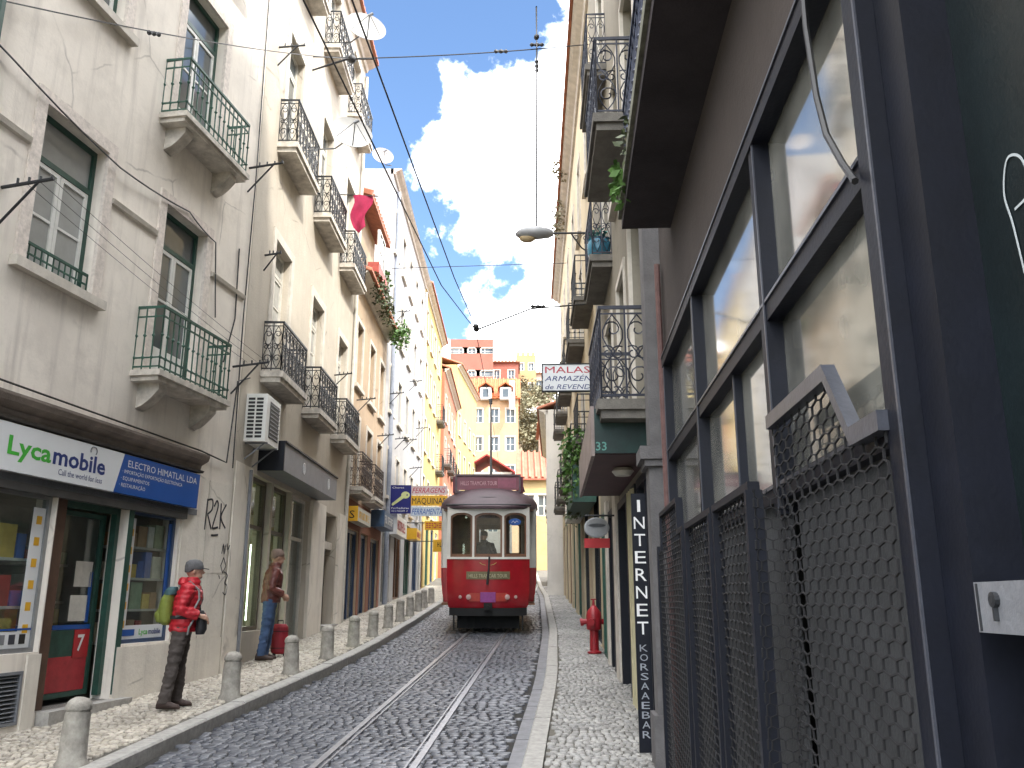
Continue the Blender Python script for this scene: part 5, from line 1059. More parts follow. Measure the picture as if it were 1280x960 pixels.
mb = MB(); torso(mb, [(.215, -.06, .84, .05, .07), (.225, -.06, .90, .065, .085), (.225, -.06, 1.02, .06, .085), (.20, -.05, 1.12, .035, .07)]); remesh(mb, .01, M('black fabric', (.014, .013, .016), .7, var=.2), 'pouch', cbg)
part(MB().tube([(.2, -.05, 1.1), (.17, .0, 1.25), (.12, .09, 1.42)], .01, 5), 'strap', MATS['black fabric'], cbg)
py2 = 15.3; pz2 = g(py2)+KH
L2_ = [((0, .085, .90), (.02, .09, .49), (-.03, .10, .10), (.12, .12, .035)), ((-.01, -.085, .90), (-.05, -.10, .49), (-.10, -.12, .10), (.05, -.14, .035))]
A2_ = [((.03, .19, 1.36), (.0, .25, 1.10), (.20, .16, .98), (1, -.3, -.6), (0, -1, 0), 1), ((.03, -.19, 1.36), (-.02, -.25, 1.10), (.19, -.18, 1.0), (.8, .2, -.7), (-.3, .8, -.4), 1)]
P2 = person((-4.18, py2, pz2), R(20), 'person in brown leather jacket and blue jeans standing in the shop entrance', m_brownj, m_jean, m_shoe, L2_, A2_, (.075, 0, R(5)), .03, k=1.08, hat=m_hair, hatkind='short_hair')
F2 = TF(); F2.M = Matrix.Translation((-4.12, 15.85, g(15.85)+KH)) @ Matrix.Rotation(R(25), 4, 'Z') @ Matrix.Diagonal((.75, .9, .95, 1))
sc_ = root('suitcase', F2, (0, 0, 0), 'red soft suitcase standing beside the legs in blue jeans', 'suitcase')
mb = MB(); torso(mb, [(0, 0, .04, .14, .08), (0, 0, .08, .19, .11), (0, 0, .3, .20, .115), (0, 0, .52, .19, .11), (0, 0, .58, .13, .08)]); remesh(mb, .012, M('red nylon', (.28, .012, .025), .6, var=.2, scale=6, bump=.2), 'shell', sc_)
for z in (.15, .45): part(MB().tube([(.203*math.cos(q), .118*math.sin(q), z) for q in [2*math.pi*i/20 for i in range(21)]], .008, 4), 'zip_seam', MATS['black fabric'], sc_)
mb = MB(); mb.tube([(-.06, 0, .57), (-.06, 0, .64), (.06, 0, .64), (.06, 0, .57)], .012, 6); part(mb, 'handle', MATS['black fabric'], sc_)
for x in (-.12, .12):
    wv = MB(); wv.lathe([(0, -.015), (.035, -.015), (.035, .015), (0, .015)], (0, 0, 0), 12); wv.v = [(x+a, -.05+c_, .035+b) for a, b, c_ in wv.v]; part(wv, 'wheel', MATS['black fabric'], sc_)

# ------------------------------------------------------------------ bollards along the left kerb
bm_ = MB(); bm_.lathe([(.150, -.05), (.150, .015), (.125, .05), (.118, .30), (.112, .44), (.104, .445), (.104, .455), (.116, .462), (.118, .49), (.108, .52), (.08, .55), (.04, .566), (0, .57)], (0, 0, 0), 22)
bmes = []
for k in range(6):
    rd = random.Random(40+k); q = MB(); q.f = bm_.f; cx, cz, cr = rd.uniform(-.1, .1), rd.uniform(.4, .57), rd.uniform(.03, .06)
    for x, y, z in bm_.v:
        j = 1+.03*math.sin(9*z+k*2+3*math.atan2(y, x))+rd.uniform(-.018, .018)
        if (x-cx)**2+(y+.09)**2+(z-cz)**2 < cr*cr: j *= .86
        q.v.append((x*j, y*j, z+rd.uniform(-.004, .004)))
    bmes.append(q.mesh('stone_bollard', m_bollard, smooth=True))
BOLL = [8.04, 11.46, 13.68, 15.55, 17.49, 19.43, 21.49, 23.39, 25.36, 27.34, 29.01, 31.45]
ords = ['nearest', 'second', 'third', 'fourth', 'fifth', 'sixth', 'seventh', 'eighth', 'ninth', 'tenth', 'eleventh', 'farthest']
extra = ['standing below the louvred vent', 'between the two standing people', 'beyond the blue jeans', 'before the grey canopy', 'by the pilaster of the cream house', 'before the dark house door', 'at the end of the cream house', 'before the terracotta shopfront', 'before the peach house', 'near the key sign', 'just left of the tram', 'half hidden by the tram']
for i, y in enumerate(BOLL):
    o = bpy.data.objects.new('stone_bollard', bmes[i % 6]); COL.objects.link(o); o.location = (KL(y)-KW-.125, y, g(y)+KH); o.rotation_euler = (R(random.uniform(-2, 2)), R(random.uniform(-2, 2)), random.uniform(-.6, .6)); o.scale = (.94, .94, random.uniform(.95, 1.05))
    tag(o, '%s stone bollard from the camera, %s' % (ords[i], extra[i]), 'bollard', 'stone bollards along the left kerb')
# ------------------------------------------------------------------ red hydrant on the right pavement
HF = TF(); HF.M = Matrix.Translation((1.50, 16.3, g(16.3)+KH))
hy = root('fire_hydrant', HF, (0, 0, 0), 'red post hydrant standing on the right pavement against the wall', 'hydrant')
m_hyd = M('hydrant red', (.30, .014, .022), .42, var=.2, scale=8, bump=.1)
part(MB().lathe([(.13, 0), (.13, .03), (.085, .05), (.08, .36), (.085, .40), (.13, .42), (.14, .48), (.14, .66), (.12, .74), (.07, .80), (.04, .84), (.0, .85)], n=18), 'barrel', m_hyd, hy, smooth=True)
for a in (math.pi, -math.pi/2-.3, .2):
    d = Vector((math.cos(a), math.sin(a), -.15)); p0 = Vector((0, 0, .58)); part(MB().tube([p0+d*.1, p0+d*.2, p0+d*.2, p0+d*.25], [.05, .05, .068, .068], 10), 'outlet', m_hyd, hy)
part(MB().tube([(0, 0, .83), (0, 0, .94)], [.03, .02], 6), 'spindle', m_hyd, hy); part(MB().tube([(-.05, 0, .95), (.05, 0, .95)], .012, 5), 'valve_bar', m_hyd, hy)
# ------------------------------------------------------------------ street lamp on the right
lp = root('street_lamp', FR2, (XQ(15.9), .0, 8.9), 'grey street lamp head on a scrolled bracket from the right wall', 'street lamp')
yl = 15.9
hd = MB(); rings = []
for n_, hw, zt, zb_ in ((.86, .06, .05, -.05), (.95, .13, .10, -.09), (1.15, .17, .145, -.11), (1.4, .17, .14, -.12), (1.55, .12, .08, -.09), (1.62, .04, .01, -.04)):
    rings.append([(XQ(yl)+hw*math.cos(q), n_, 9.1+(zt if math.sin(q) > 0 else -zb_)*math.sin(q)) for q in [2*math.pi*i/14 for i in range(14)]])
part(hd.loft(rings), 'housing', M('lamp grey', (.34, .345, .36), .4, var=.15), lp, smooth=True)
lens = MB(); lens.ellipsoid((0, 0, 0), (1, 1, 1), 14, 8); lens.v = [(XQ(yl)+x*.11, 1.38+y*.17, 9.01+z*.10) for x, y, z in lens.v]; part(lens, 'lens', M('amber lens', (.50, .38, .22), .2, var=.1, bump=0), lp, smooth=True)
arm = MB(); arm.tube([(XQ(yl), 0, 9.1), (XQ(yl), .9, 9.1)], .022, 6); arm.tube([(XQ(yl), .0, 8.62), (XQ(yl), .14, 8.66), (XQ(yl), .3, 8.78), (XQ(yl), .45, 9.0), (XQ(yl), .5, 9.09)], .016, 5)
for c_, r in ((.22, .09), (.40, .06)): arm.tube([(XQ(yl), .0+a, b) for a, b in scroll(c_, 9.0, r, 1.3, 1, 0)], .01, 4)
part(arm, 'bracket', m_iron, lp)
# ------------------------------------------------------------------ projecting signs far left
def strokes(mat, parent, at, right, up, size, width, seed=0):
    rd = random.Random(seed); r_, u_, a_ = Vector(right).normalized(), Vector(up).normalized(), Vector(at); nrm = r_.cross(u_); x = 0; mb = MB()
    while x < width:
        w_ = size*rd.uniform(.25, .6)
        if rd.random() > .15:
            for (p0, p1, q0, q1) in rd.sample([(0, .25, 0, 1), (.75, 1, 0, 1), (0, 1, 0, .2), (0, 1, .8, 1), (0, 1, .42, .6)], 3):
                c_ = [a_+r_*(x+w_*p)+u_*size*q for p, q in ((p0, q0), (p1, q0), (p1, q1), (p0, q1))]; mb.loft([[tuple(k) for k in c_], [tuple(k+nrm*.003) for k in c_]])
        x += w_+size*.14
    return part(mb, 'lettering', mat, parent)
def blade(name, F, Y, n0, n1, z0, z1, mat, label, thick=.08, frame=None):
    r_ = root(name, F, (F.x(Y), n0, z0), label, 'sign'); part(MB().box(F.x(Y)-thick/2, F.x(Y)+thick/2, n0, n1, z0, z1), 'panel', mat, r_)
    part(MB().tube([(F.x(Y), 0, z1-.06), (F.x(Y), n0+.1, z1-.06)], .02, 5), 'arm', m_iron, r_); return r_
def face(r_, F, s_, mat, Y, n, z, size, width, thick=.08, **k): return lettering(s_, mat, r_, (F.x(Y)+thick/2+.004, n, z), (0, 1, 0), (0, 0, 1), size, width=width, **k)
m_navyp = M('deep blue sign', (.008, .010, .16), .35, var=.1, bump=.02); m_keyy = M('pale yellow enamel', (.62, .66, .30), .4, var=.08, bump=0)
ks = blade('key_sign', FL2, 31, .12, .86, 5.0, 6.02, m_navyp, 'deep blue projecting sign showing a pale yellow key')
ky = MB(); x = FL2.x(31)+.044; c_ = (.66, 5.66); ky.v = []; 
ring = [(c_[0]+.155*math.cos(q), c_[1]+.125*math.sin(q)) for q in [2*math.pi*i/20 for i in range(20)]]; ky.loft([[(x, a, b) for a, b in ring], [(x+.006, a, b) for a, b in ring]])
ky.loft([[(x, .55, 5.66), (x, .62, 5.56), (x, .22, 5.28), (x, .17, 5.30), (x, .18, 5.36)], [(x+.007, .55, 5.66), (x+.007, .62, 5.56), (x+.007, .22, 5.28), (x+.007, .17, 5.30), (x+.007, .18, 5.36)]]); part(ky, 'key_emblem', m_keyy, ks)
hole = [(c_[0]+.06+.03*math.cos(q), c_[1]+.03*math.sin(q)) for q in [2*math.pi*i/12 for i in range(12)]]; part(MB().loft([[(x+.0065, a, b) for a, b in hole], [(x+.009, a, b) for a, b in hole]]), 'key_hole', m_navyp, ks)
face(ks, FL2, 'Chaves', m_txt_white, 31, .18, 5.90, .09, .42); face(ks, FL2, 'Fechaduras', m_txt_white, 31, .17, 5.16, .1, .62); strokes(m_txt_white, ks, (FL2.x(31)+.042, .18, 5.06), (0, 1, 0), (0, 0, 1), .06, .58, 6)
for s_, z0, z1, mt, tm, sh_ in (('FERRAGENS', 5.92, 6.25, M('pale pink sign', (.62, .52, .52), .4, var=.1), m_txt_red, .3), ('MÁQUINAS', 5.50, 5.88, m_orange, m_txt_black, 0), ('FERRAMENTAS', 5.10, 5.46, M('pale blue sign', (.55, .62, .68), .4, var=.1), m_blue_pl, .3)):
    b_ = blade('hardware_sign', FL2, 33, .62, 2.02, z0, z1, mt, '%s strip of the stacked hardware shop sign left of the tram' % {'F': 'pink top', 'M': 'yellow middle'}.get(s_[0] if s_ != 'FERRAMENTAS' else 'x', 'pale blue lower'), thick=.1); face(b_, FL2, s_, tm, 33, .67, z0+.06, (z1-z0)*.9, 1.28, thick=.1, shear=sh_, bold=.004)
b_ = blade('film_sign', FL2, 35.2, .95, 1.95, 4.75, 5.10, m_orange, 'small orange sign directly under the stacked hardware signs', thick=.1); strokes(m_txt_red, b_, (FL2.x(35.2)+.052, 1.02, 4.83), (0, 1, 0), (0, 0, 1), .2, .8, 3)
b_ = blade('photo_sign', FL2, 36.5, 1.2, 2.0, 3.95, 4.45, m_orange, 'orange photo shop sign hanging lowest beside the tram', thick=.1); strokes(m_txt_black, b_, (FL2.x(36.5)+.052, 1.28, 4.15), (0, 1, 0), (0, 0, 1), .2, .55, 4)
def boxsign(name, F, Y0, Y1, dep, z0, z1, mat, label, txt=None, tm=None, endmat=None):
    r_ = root(name, F, (F.x((Y0+Y1)/2), 0, z0), label, 'sign'); a, b = sorted((F.x(Y0), F.x(Y1))); part(MB().box(a, b, .033, dep, z0, z1), 'box', mat, r_); part(MB().box(F.x(Y0)+.001, F.x(Y0)+.02, .03, dep+.01, z0-.01, z1+.01), 'end_face', endmat or mat, r_)
    if txt: strokes(tm, r_, (F.x(Y0+.2), dep+.002, z0+(z1-z0)*.25), (-1, 0, 0), (0, 0, 1), (z1-z0)*.5, (Y1-Y0)*.75, len(txt))
    return r_
b_ = boxsign('shop_sign', FL2, 23.5, 25.7, .30, 4.07, 4.46, M('grey white sign', (.48, .48, .44), .4, var=.15), 'yellow ended box sign over the terracotta shopfront', 'SAPATARIA', m_orange, endmat=m_orange)
lettering('S', m_txt_black, b_, (FL2.x(23.5)+.023, .08, 4.14), (0, 1, 0), (0, 0, 1), .3, width=.14)
boxsign('shop_sign', FL2, 27.4, 29.6, .45, 4.25, 4.75, M('dull blue sign', (.05, .10, .19), .4, var=.2), 'blue box sign on the peach house under the key sign', 'RELOJOARIA', m_txt_white)
boxsign('shop_sign', FL2, 31.2, 34.2, .35, 4.3, 5.0, m_white_pl, 'white box sign with red lettering on the tall white house', 'MODAS', m_txt_red)
boxsign('shop_sign', FL2, 36.8, 38.6, .45, 4.5, 4.95, m_orange, 'small yellow box sign low on the tall white house', 'CAFÉ', m_txt_red)
# ------------------------------------------------------------------ iron brackets, dishes, cables on the left walls
def bracket(F, Y, z, ln, label, drop=.45, lateral=0, bars=True):
    mb = MB(); x = F.x(Y); mb.tube([(x, 0, z), (x+lateral, ln, z+.05)], .02, 5); mb.tube([(x, 0, z-drop), (x+lateral*.7, ln*.7, z+.02)], .015, 5)
    if bars:
        for k in range(4): t = .3+.22*k; mb.tube([(x+lateral*t, ln*t, z+.05*t), (x+lateral*t, ln*t, z+.09)], .014, 5)
    return single(mb, 'wall_bracket', m_iron, F, (x, 0, z-drop), label, 'bracket', 'clothes line brackets on the left walls')
bracket(FL1, 13.35, 5.62, .62, 'black iron triangle bracket beside the lower green balcony'); bracket(FL1, 13.35, 9.15, .62, 'black iron triangle bracket beside the upper green balcony'); bracket(FL1, 8.2, 6.15, .6, 'iron clothes line bracket at the left edge beside the window')
bracket(FL2, 14.3, 12.2, .55, 'iron bracket above the first upper balcony of the cream house'); bracket(FL2, 14.55, 8.05, .3, 'thin clothes line bracket over the air conditioner', .3); bracket(FL2, 21.0, 7.5, .45, 'thin bracket between second and third lower balcony of the cream house', .3)
for k, (y, z) in enumerate(((24.2, 7.6), (28.2, 7.3), (30.5, 9.3), (32.5, 8.0), (35, 8.4), (37.4, 7.6), (31.5, 12.8), (36.5, 11.3), (39.5, 9.8))):
    bracket(FL2, y, z, .55, 'thin iron bracket on the %s' % ['peach house over its first balcony', 'peach house near its far edge', 'white house, low by its blue grey pipe', 'white house above the key sign', 'white house above the stacked signs', 'white house, lowest of its far brackets', 'white house, highest near the pipe', 'white house, high in its middle', 'white house near the yellow house'][k], .4)
def dish(F, Y, n, z, r, label, yaw, mat=None):
    D = root('satellite_dish', F, (F.x(Y), 0, z-.3), label, 'satellite dish', 'satellite dishes on the cream house'); M0 = Matrix.Translation((F.x(Y), n, z)) @ Matrix.Rotation(yaw, 4, 'Z') @ Matrix.Rotation(R(18), 4, 'X')
    prof = [(0, 0), (r*.35, .02*r*2), (r*.7, .085*r*2), (r*.95, .155*r*2), (r, .17*r*2), (r*.99, .18*r*2), (r*.94, .165*r*2), (r*.68, .095*r*2), (r*.34, .03*r*2), (0, .012)]
    mb = MB().lathe(prof, (0, 0, 0), 28); mb.v = [tuple(M0 @ Vector((x, z_*1, y))) for x, y, z_ in mb.v]; part(mb, 'reflector', mat or M('dish white', (.34, .34, .335), .45, var=.12, scale=4, bump=.03), D, smooth=True)
    a = MB(); f_ = M0 @ Vector((0, r*1.1, -.05)); a.tube([M0 @ Vector((0, .2, -r)), f_], .014, 5); a.tube([M0 @ Vector((-r*.7, .15, -.2)), f_], .007, 4); a.tube([M0 @ Vector((r*.7, .15, -.2)), f_], .007, 4); part(a, 'feed_arm', m_iron, D)
    part(MB().tube([f_+Vector((0, -.03, -.03)), f_+Vector((0, .08, .03))], .035, 8), 'feed_horn', m_grey, D)
    part(MB().tube([(F.x(Y)-.1, 0, z-.25), (F.x(Y)-.05, n*.6, z-.25), tuple(M0 @ Vector((0, -.02, 0)))], .02, 6), 'mount', m_grey, D); return D
dish(FL2, 17.4, .85, 12.1, .47, 'white satellite dish below the top balcony of the cream house', R(-68)); dish(FL2, 18.5, .84, 15.65, .50, 'white satellite dish at the top edge by the uppermost balcony', R(-68)); dish(FL2, 29.0, -.35, 18.0, .40, 'distant satellite dish above the roof of the peach house', R(-70), M('dish pink grey', (.36, .33, .32), .5, var=.1))
def wire(pts, r, name, label, cat='wire', mat=None, sag=0, group=None, n=14):
    out = []
    for (a, b) in zip(pts[:-1], pts[1:]):
        a, b = Vector(a), Vector(b)
        for i in range(n): t = i/n; p = a.lerp(b, t); p.z -= sag*4*t*(1-t); out.append(p)
    out.append(Vector(pts[-1])); mb = MB().tube(out, r, 5)
    return single(mb, name, mat or m_cable, WORLD, tuple(out[0]), label, cat, group)
# contact wires above the track, span wires and their insulators
c1 = [(-1.75, -2, 6.0), (-1.50, 5.3, 6.14), (-1.05, 12, 6.5), (-.72, 16.2, 7.15), (-.62, 24, 7.35), (-.72, 29.0, 8.25), (-.6, 45, 8.4), (-.8, 70, 10.6)]
c2 = [(-1.32, -2, 6.0), (-1.15, 5.3, 6.14), (-.86, 12, 6.62), (-.70, 16.2, 7.17)]
wire(c1, .008, 'contact_wire', 'left of the two black contact wires sloping over the tram track'); wire(c2, .008, 'contact_wire', 'right of the two black contact wires sloping over the tram track')
wire([(-3.62, 17, 13.85), (1.75, 16.9, 14.15)], .013, 'span_wire', 'black span wire crossing the sky between the top balconies', sag=.06); wire([(-5.35, 7.8, 8.1), (-3.65, 17.0, 13.85)], .009, 'span_wire', 'thin wire running along the grey house to the bracket', sag=.12)
wire([(.33, 10, 9.75), (.56, 16.9, 14.05)], .012, 'feeder_wire', 'wire coming from overhead to the crossing with the span wire'); wire([(.56, 16.9, 14.05), (.50, 16.3, 9.25)], .02, 'feeder_wire', 'thin wire hanging straight down the sky to the lamp head'); wire([(-4.2, 28, 13.2), (1.9, 28, 13.4)], .012, 'span_wire', 'faint horizontal wire across the white cloud'); wire([(-.72, 16.2, 7.15), (.4, 17.2, 7.95), (1.7, 17.3, 8.1)], .018, 'span_wire', 'short pull-off wire from the meeting contact wires to the right', sag=.0)
sb_ = MB().tube([(-4.5, 17, 13.55), (-3.7, 17, 13.85), (-3.1, 17, 13.84)], [.02, .028, .02], 8); sb_.ellipsoid((-3.62, 17, 13.83), (.10, .10, .09)); sb_.tube([(-4.5, 17, 13.9), (-3.7, 17, 13.87)], .018, 6); single(sb_, 'wall_bracket', m_iron, WORLD, (-4.5, 17, 13.4), 'thick black bracket holding the span wire at the cream house', 'bracket')
for k, (z0, z1) in enumerate(((6.2, 5.68), (6.21, 5.69), (6.22, 5.70))): wire([(FL1.wx(8.2)+.25+.15*k, 8.2, z0), (FL1.wx(13.3)+.25+.15*k, 13.3, z1)], .003, 'clothes_line', '%s of the three thin clothes lines strung in front of the lower windows' % ('inner', 'middle', 'outer')[k], 'clothes line', sag=.05)
wire([(FL1.wx(6.5)+.06, 6.5, 7.85), (FL1.wx(8)+.06, 8, 7.55), (FL1.wx(9.9)+.08, 9.9, 7.30), (FL1.wx(11.6)+.05, 11.6, 7.5), (FL1.wx(12.4)+.05, 12.4, 7.36), (FL1.wx(12.6)+.04, 12.6, 6.2)], .011, 'cable', 'thin black cable sagging across the grey house above its lower windows', sag=.03, n=5)
for lab, pts in (('cable running under the shop cornice and up the wall corner', [(FL1.wx(8)+.06, 8, 4.16), (FL1.wx(12.5)+.06, 12.5, 4.10), (FL1.wx(13.3)+.05, 13.3, 4.05), (FL1.wx(13.45)+.05, 13.45, 5.4), (-4.42, 14.0, 5.6)]), ('thin cable dropping down the corner of the grey house', [(FL1.wx(13.2)+.02, 13.2, 7.6), (FL1.wx(13.25)+.02, 13.25, 6.4), (FL1.wx(13.0)+.02, 13.0, 5.6)]), ('wavy cable down the boundary of the grey and cream house', [(FL1.wx(13.5)+.03, 13.5, 13), (FL1.wx(13.55)+.03, 13.55, 9), (FL1.wx(13.5)+.03, 13.5, 6.5), (FL1.wx(13.55)+.03, 13.55, 4.0)])):
    wire(pts, .012, 'cable', lab, 'cable', n=3)
def insul(p, label, d=(1, 0, 0), r=.05):
    p = Vector(p); d = Vector(d).normalized(); mb = MB().tube([p-d*.16, p-d*.12, p-d*.06, p, p+d*.06, p+d*.12, p+d*.16], [r*.3, r, r*.5, r, r*.5, r, r*.3], 8); single(mb, 'insulator', m_cable, WORLD, tuple(p), label, 'insulator', 'insulators on the wires')
insul((-4.9, 10.2, 9.48), 'small black insulator on the wire along the grey house', (.18, 1, .6), .035); insul((-.25, 16.95, 14.0), 'black insulator in the middle of the sky span wire'); insul((.47, 14.3, 12.43), 'black insulator high on the hanging wire', (0, 1, .62)); insul((.56, 16.85, 14.1), 'black insulator where the two sky wires seem to cross'); insul((.555, 16.85, 13.55), 'black insulator just below the crossing of the sky wires', (0, 0, 1)); insul((-.71, 16.2, 7.2), 'small black fitting where the contact wires meet', (0, 1, .1), .06); insul((.55, 17.2, 8.0), 'insulator on the short pull-off wire', r=.04)
# drainpipes
def pipe(F, Y, z0, z1, mat, r, label, n=.06): single(MB().tube([(F.x(Y), n, z0), (F.x(Y), n, z1)], r, 8), 'drainpipe', mat, F, (F.x(Y), n, z0), label, 'pipe', smooth=True)
pipe(FL1, 7.72, 4.2, 15.5, m_green, .07, 'thick green drainpipe at the top left corner'); pipe(FL2, 14.42, .9, 4.1, m_grey, .03, 'thin grey pipe at the left side of the shop entrance', .09); pipe(FL2, 23.15, 1.4, 17.5, m_whiteold, .05, 'pale drainpipe between the cream and the peach house'); pipe(FL2, 30.8, 1.8, 17.5, M('blue grey pipe', (.30, .33, .40), .5), .09, 'blue grey drainpipe on the tall white house'); pipe(FL2, 42, 2.4, 17.5, m_whiteold, .06, 'drainpipe between the white and the yellow house')
# laundry on the cream house
ln = root('laundry', FL2, (FL2.x(20.3), .3, 12.0), 'crimson cloth hung out from the upper balcony of the cream house', 'laundry')
part(MB().tube([(FL2.x(20.3), 0, 12.15), (FL2.x(20.3), 1.05, 12.1)], .015, 5), 'pole', m_iron, ln)
cl = MB(); rows = []
for i in range(9):
    t = i/8; rows.append([(FL2.x(20.3)+.06*math.sin(5*s_+4*t)+.02, .40+.5*s_*(1-.35*t)+.05*math.sin(7*t), 12.1-1.05*t*(1-.35*abs(s_-.5))) for s_ in [j/10 for j in range(11)]])
for r_ in rows: cl.v += r_
for i in range(8):
    for j in range(10): cl.f.append((i*11+j, i*11+j+1, i*11+12+j, i*11+11+j))
cl2 = MB(); cl2.v = cl.v+[(x+.012, y, z) for x, y, z in cl.v]; nn = len(cl.v); cl2.f = cl.f+[tuple(nn+i for i in reversed(q)) for q in cl.f]
part(cl2, 'cloth', M('crimson cloth', (.36, .015, .07), .85, var=.3, scale=6), ln, smooth=True)
single(MB().box(FL2.x(22.2), FL2.x(22.9), .02, .06, 10.6, 11.0), 'balcony_board', M('dull red board', (.28, .06, .05), .7), FL2, (FL2.x(22.5), .04, 10.6), 'dull red board leaning behind the third upper balcony rail', 'board')
# ------------------------------------------------------------------ plants
m_leaf = M('fresh leaf', (.075, .17, .03), .55, var=.45, scale=9, bump=0, coords='Object'); m_leafd = M('dull leaf', (.065, .085, .035), .65, var=.45, scale=6, bump=0, coords='Object'); m_leafo = M('olive leaf', (.20, .185, .11), .7, var=.45, scale=.6, bump=0)
m_stem = M('stem', (.10, .085, .05), .8)
def leaves(mb, c, rad, n, size, hang=0, seed=0, shell=.35):
    rd = random.Random(seed)
    for i in range(n):
        while True:
            d = Vector((rd.uniform(-1, 1), rd.uniform(-1, 1), rd.uniform(-1, 1)))
            if shell < d.length < 1: break
        p = Vector((c[0]+d.x*rad[0], c[1]+d.y*rad[1], c[2]+d.z*rad[2]-hang*rd.random()**2)); a = Vector((rd.uniform(-1, 1), rd.uniform(-1, 1), rd.uniform(-.6, .6)-hang*.5)).normalized(); b = a.cross(Vector((rd.uniform(-1, 1), rd.uniform(-1, 1), rd.uniform(-1, 1)))).normalized(); s_ = size*rd.uniform(.6, 1.3)
        mb.add([p, p+a*s_*.5+b*s_*.28, p+a*s_, p+a*s_*.5-b*s_*.28], [(0, 1, 2, 3)])
    return mb
def plant(F, Y, n, z, rad, cnt, size, label, mat, hang=0, seed=1):
    P = root('plant', F, (F.x(Y), n, z-rad[2]), label, 'plant'); st_ = MB(); rd = random.Random(seed)
    for k in range(7): st_.tube([(F.x(Y)+rd.uniform(-.05, .05), n, z-rad[2]*.9), (F.x(Y)+rd.uniform(-.5, .5)*rad[0], n+rd.uniform(-.5, .5)*rad[1], z+rd.uniform(-.2, .5)*rad[2])], .006, 4)
    part(st_, 'stem', m_stem, P); part(leaves(MB(), (F.x(Y), n, z), rad, cnt, size, hang, seed), 'foliage', mat, P); return P
plant(FR3, 17.6, .45, 5.2, (.5, .3, .35), 500, .12, 'bright green plant hanging from the low balcony on the right', m_leaf, hang=1.1, seed=2); plant(FR3, 19.6, .42, 5.0, (.5, .25, .3), 350, .12, 'darker trailing plant below the farther right balcony', m_leafd, hang=1.2, seed=3)
plant(FR1, 6.4, .45, 5.33, (.3, .06, .10), 120, .09, 'small green weed on the edge of the dark overhang', m_leaf, hang=.15, seed=4); plant(FR1, 5.7, .44, 5.32, (.3, .05, .07), 60, .07, 'second weed sprouting along the dark overhang edge', m_leafd, hang=.1, seed=5)
plant(FL2, 26.0, .35, 11.5, (2.2, .25, .22), 700, .14, 'dark overgrown weeds along the peach house eave', m_leafd, hang=.5, seed=6); plant(FL2, 28.9, .55, 11.2, (.6, .35, .4), 420, .14, 'bushy light green plant at the end of the peach eave', m_leaf, hang=.4, seed=7); plant(FL2, 26.8, .25, 12.3, (.4, .2, .35), 200, .13, 'green potted plant by the peach attic window', m_leaf, seed=8)
plant(FR3, 25.2, .3, 15.5, (.5, .25, .35), 220, .13, 'pale weed growing on the eave of the ochre house', m_leafo, seed=9); plant(FR3b, 28.5, .3, 15.4, (1.6, .25, .25), 380, .13, 'dry grass tuft along the farther right eave', m_leafo, hang=.3, seed=10)
pot = root('flower_pot', FR2, (XQ(12.95), .2, 7.32), 'blue glazed pot behind the middle balcony rail on the right', 'pot'); part(MB().lathe([(.13, 0), (.19, .1), (.2, .26), (.17, .32), (.19, .34), (.0, .34)], (XQ(12.98), .18, 7.31), 16), 'bowl', M('blue glaze', (.05, .20, .30), .25, var=.3), pot, smooth=True); part(leaves(MB(), (XQ(12.98), .18, 7.75), (.16, .14, .14), 90, .08, 0, 12), 'foliage', M('teal leaf', (.02, .16, .14), .5, var=.4), pot)
pl2 = root('planter', FL2, (FL2.x(25.6), .2, 11.9), 'red planter box under the attic window of the peach house', 'planter'); part(MB().box(FL2.x(24.6), FL2.x(26.4), .08, .42, 11.72, 12.05), 'box', M('planter red', (.36, .07, .05), .6), pl2)
# ------------------------------------------------------------------ the far end of the street
def block(name, X0, X1, Y, depth, z0, z1, wm, label, wins=(), roof=None, rm=None, wfm=None, sgnz=1):
    """house facing the camera: real windows cut into its front wall"""
    F = TF(); F.M = Matrix.Translation((0, Y, 0)) @ Matrix.Rotation(math.pi, 4, 'Z')
    B_ = root(name, F, (-(X0+X1)/2, 0, z0), label, 'building'); hs = [(-b, -a, c_, d) for a, b, c_, d in wins]
    part(wall_mesh(MB(), -X1, -X0, z0, z1, hs, .25, depth), 'wall', wm, B_)
    for h in hs: window(B_, h[0], h[1], h[2], h[3], fm=wfm or m_white, sm=m_white, pm=m_pane, far=True, trim=m_stone, tw=.12, rec=.12, sill=False)
    if roof:
        r_ = MB()
        if roof[0] == 'gable':
            h = roof[1]; r_.prism([(-X1-.3, z1), (-(X0+X1)/2, z1+h), (-X0+.3, z1), (-X0+.3, z1-.12), (-(X0+X1)/2, z1+h-.12), (-X1-.3, z1-.12)], 1, .3, -depth-.2)
        elif roof[0] == 'pitch':
            h = roof[1]; r_.prism([(.35, z1-.05), (-depth*.5, z1+h), (-depth, z1), (-depth, z1-.1), (-depth*.5, z1+h-.12), (.35, z1-.16)], 0, -X1-.25, -X0+.25)
            n = max(4, int((X1-X0)/.45))
            for k in range(n):
                x = -X1+(X1-X0)*(k+.5)/n; r_.tube([(x, .35, z1), (x, -depth*.5, z1+h+.04)], .12, 5)
        part(r_, 'roof', rm or m_tile, B_)
    return B_
def far_at(u, v, Y):
    x = (u-640)/1072; y = (480-v)/1072; s_, c_ = math.sin(PITCH), math.cos(PITCH); yy = c_-s_*y; return x/yy*Y, (s_+c_*y)/yy*Y+EYE
m_peach = plaster('peach orange render', (.50, .33, .20), amount=.2); m_brick = plaster('red brick render', (.34, .12, .09), amount=.3); m_ochre = plaster('ochre tower render', (.40, .29, .15), amount=.3); m_pinkw = plaster('pale pink render', (.52, .38, .34), amount=.25); m_wwall = plaster('white far wall', (.55, .54, .52), amount=.2)
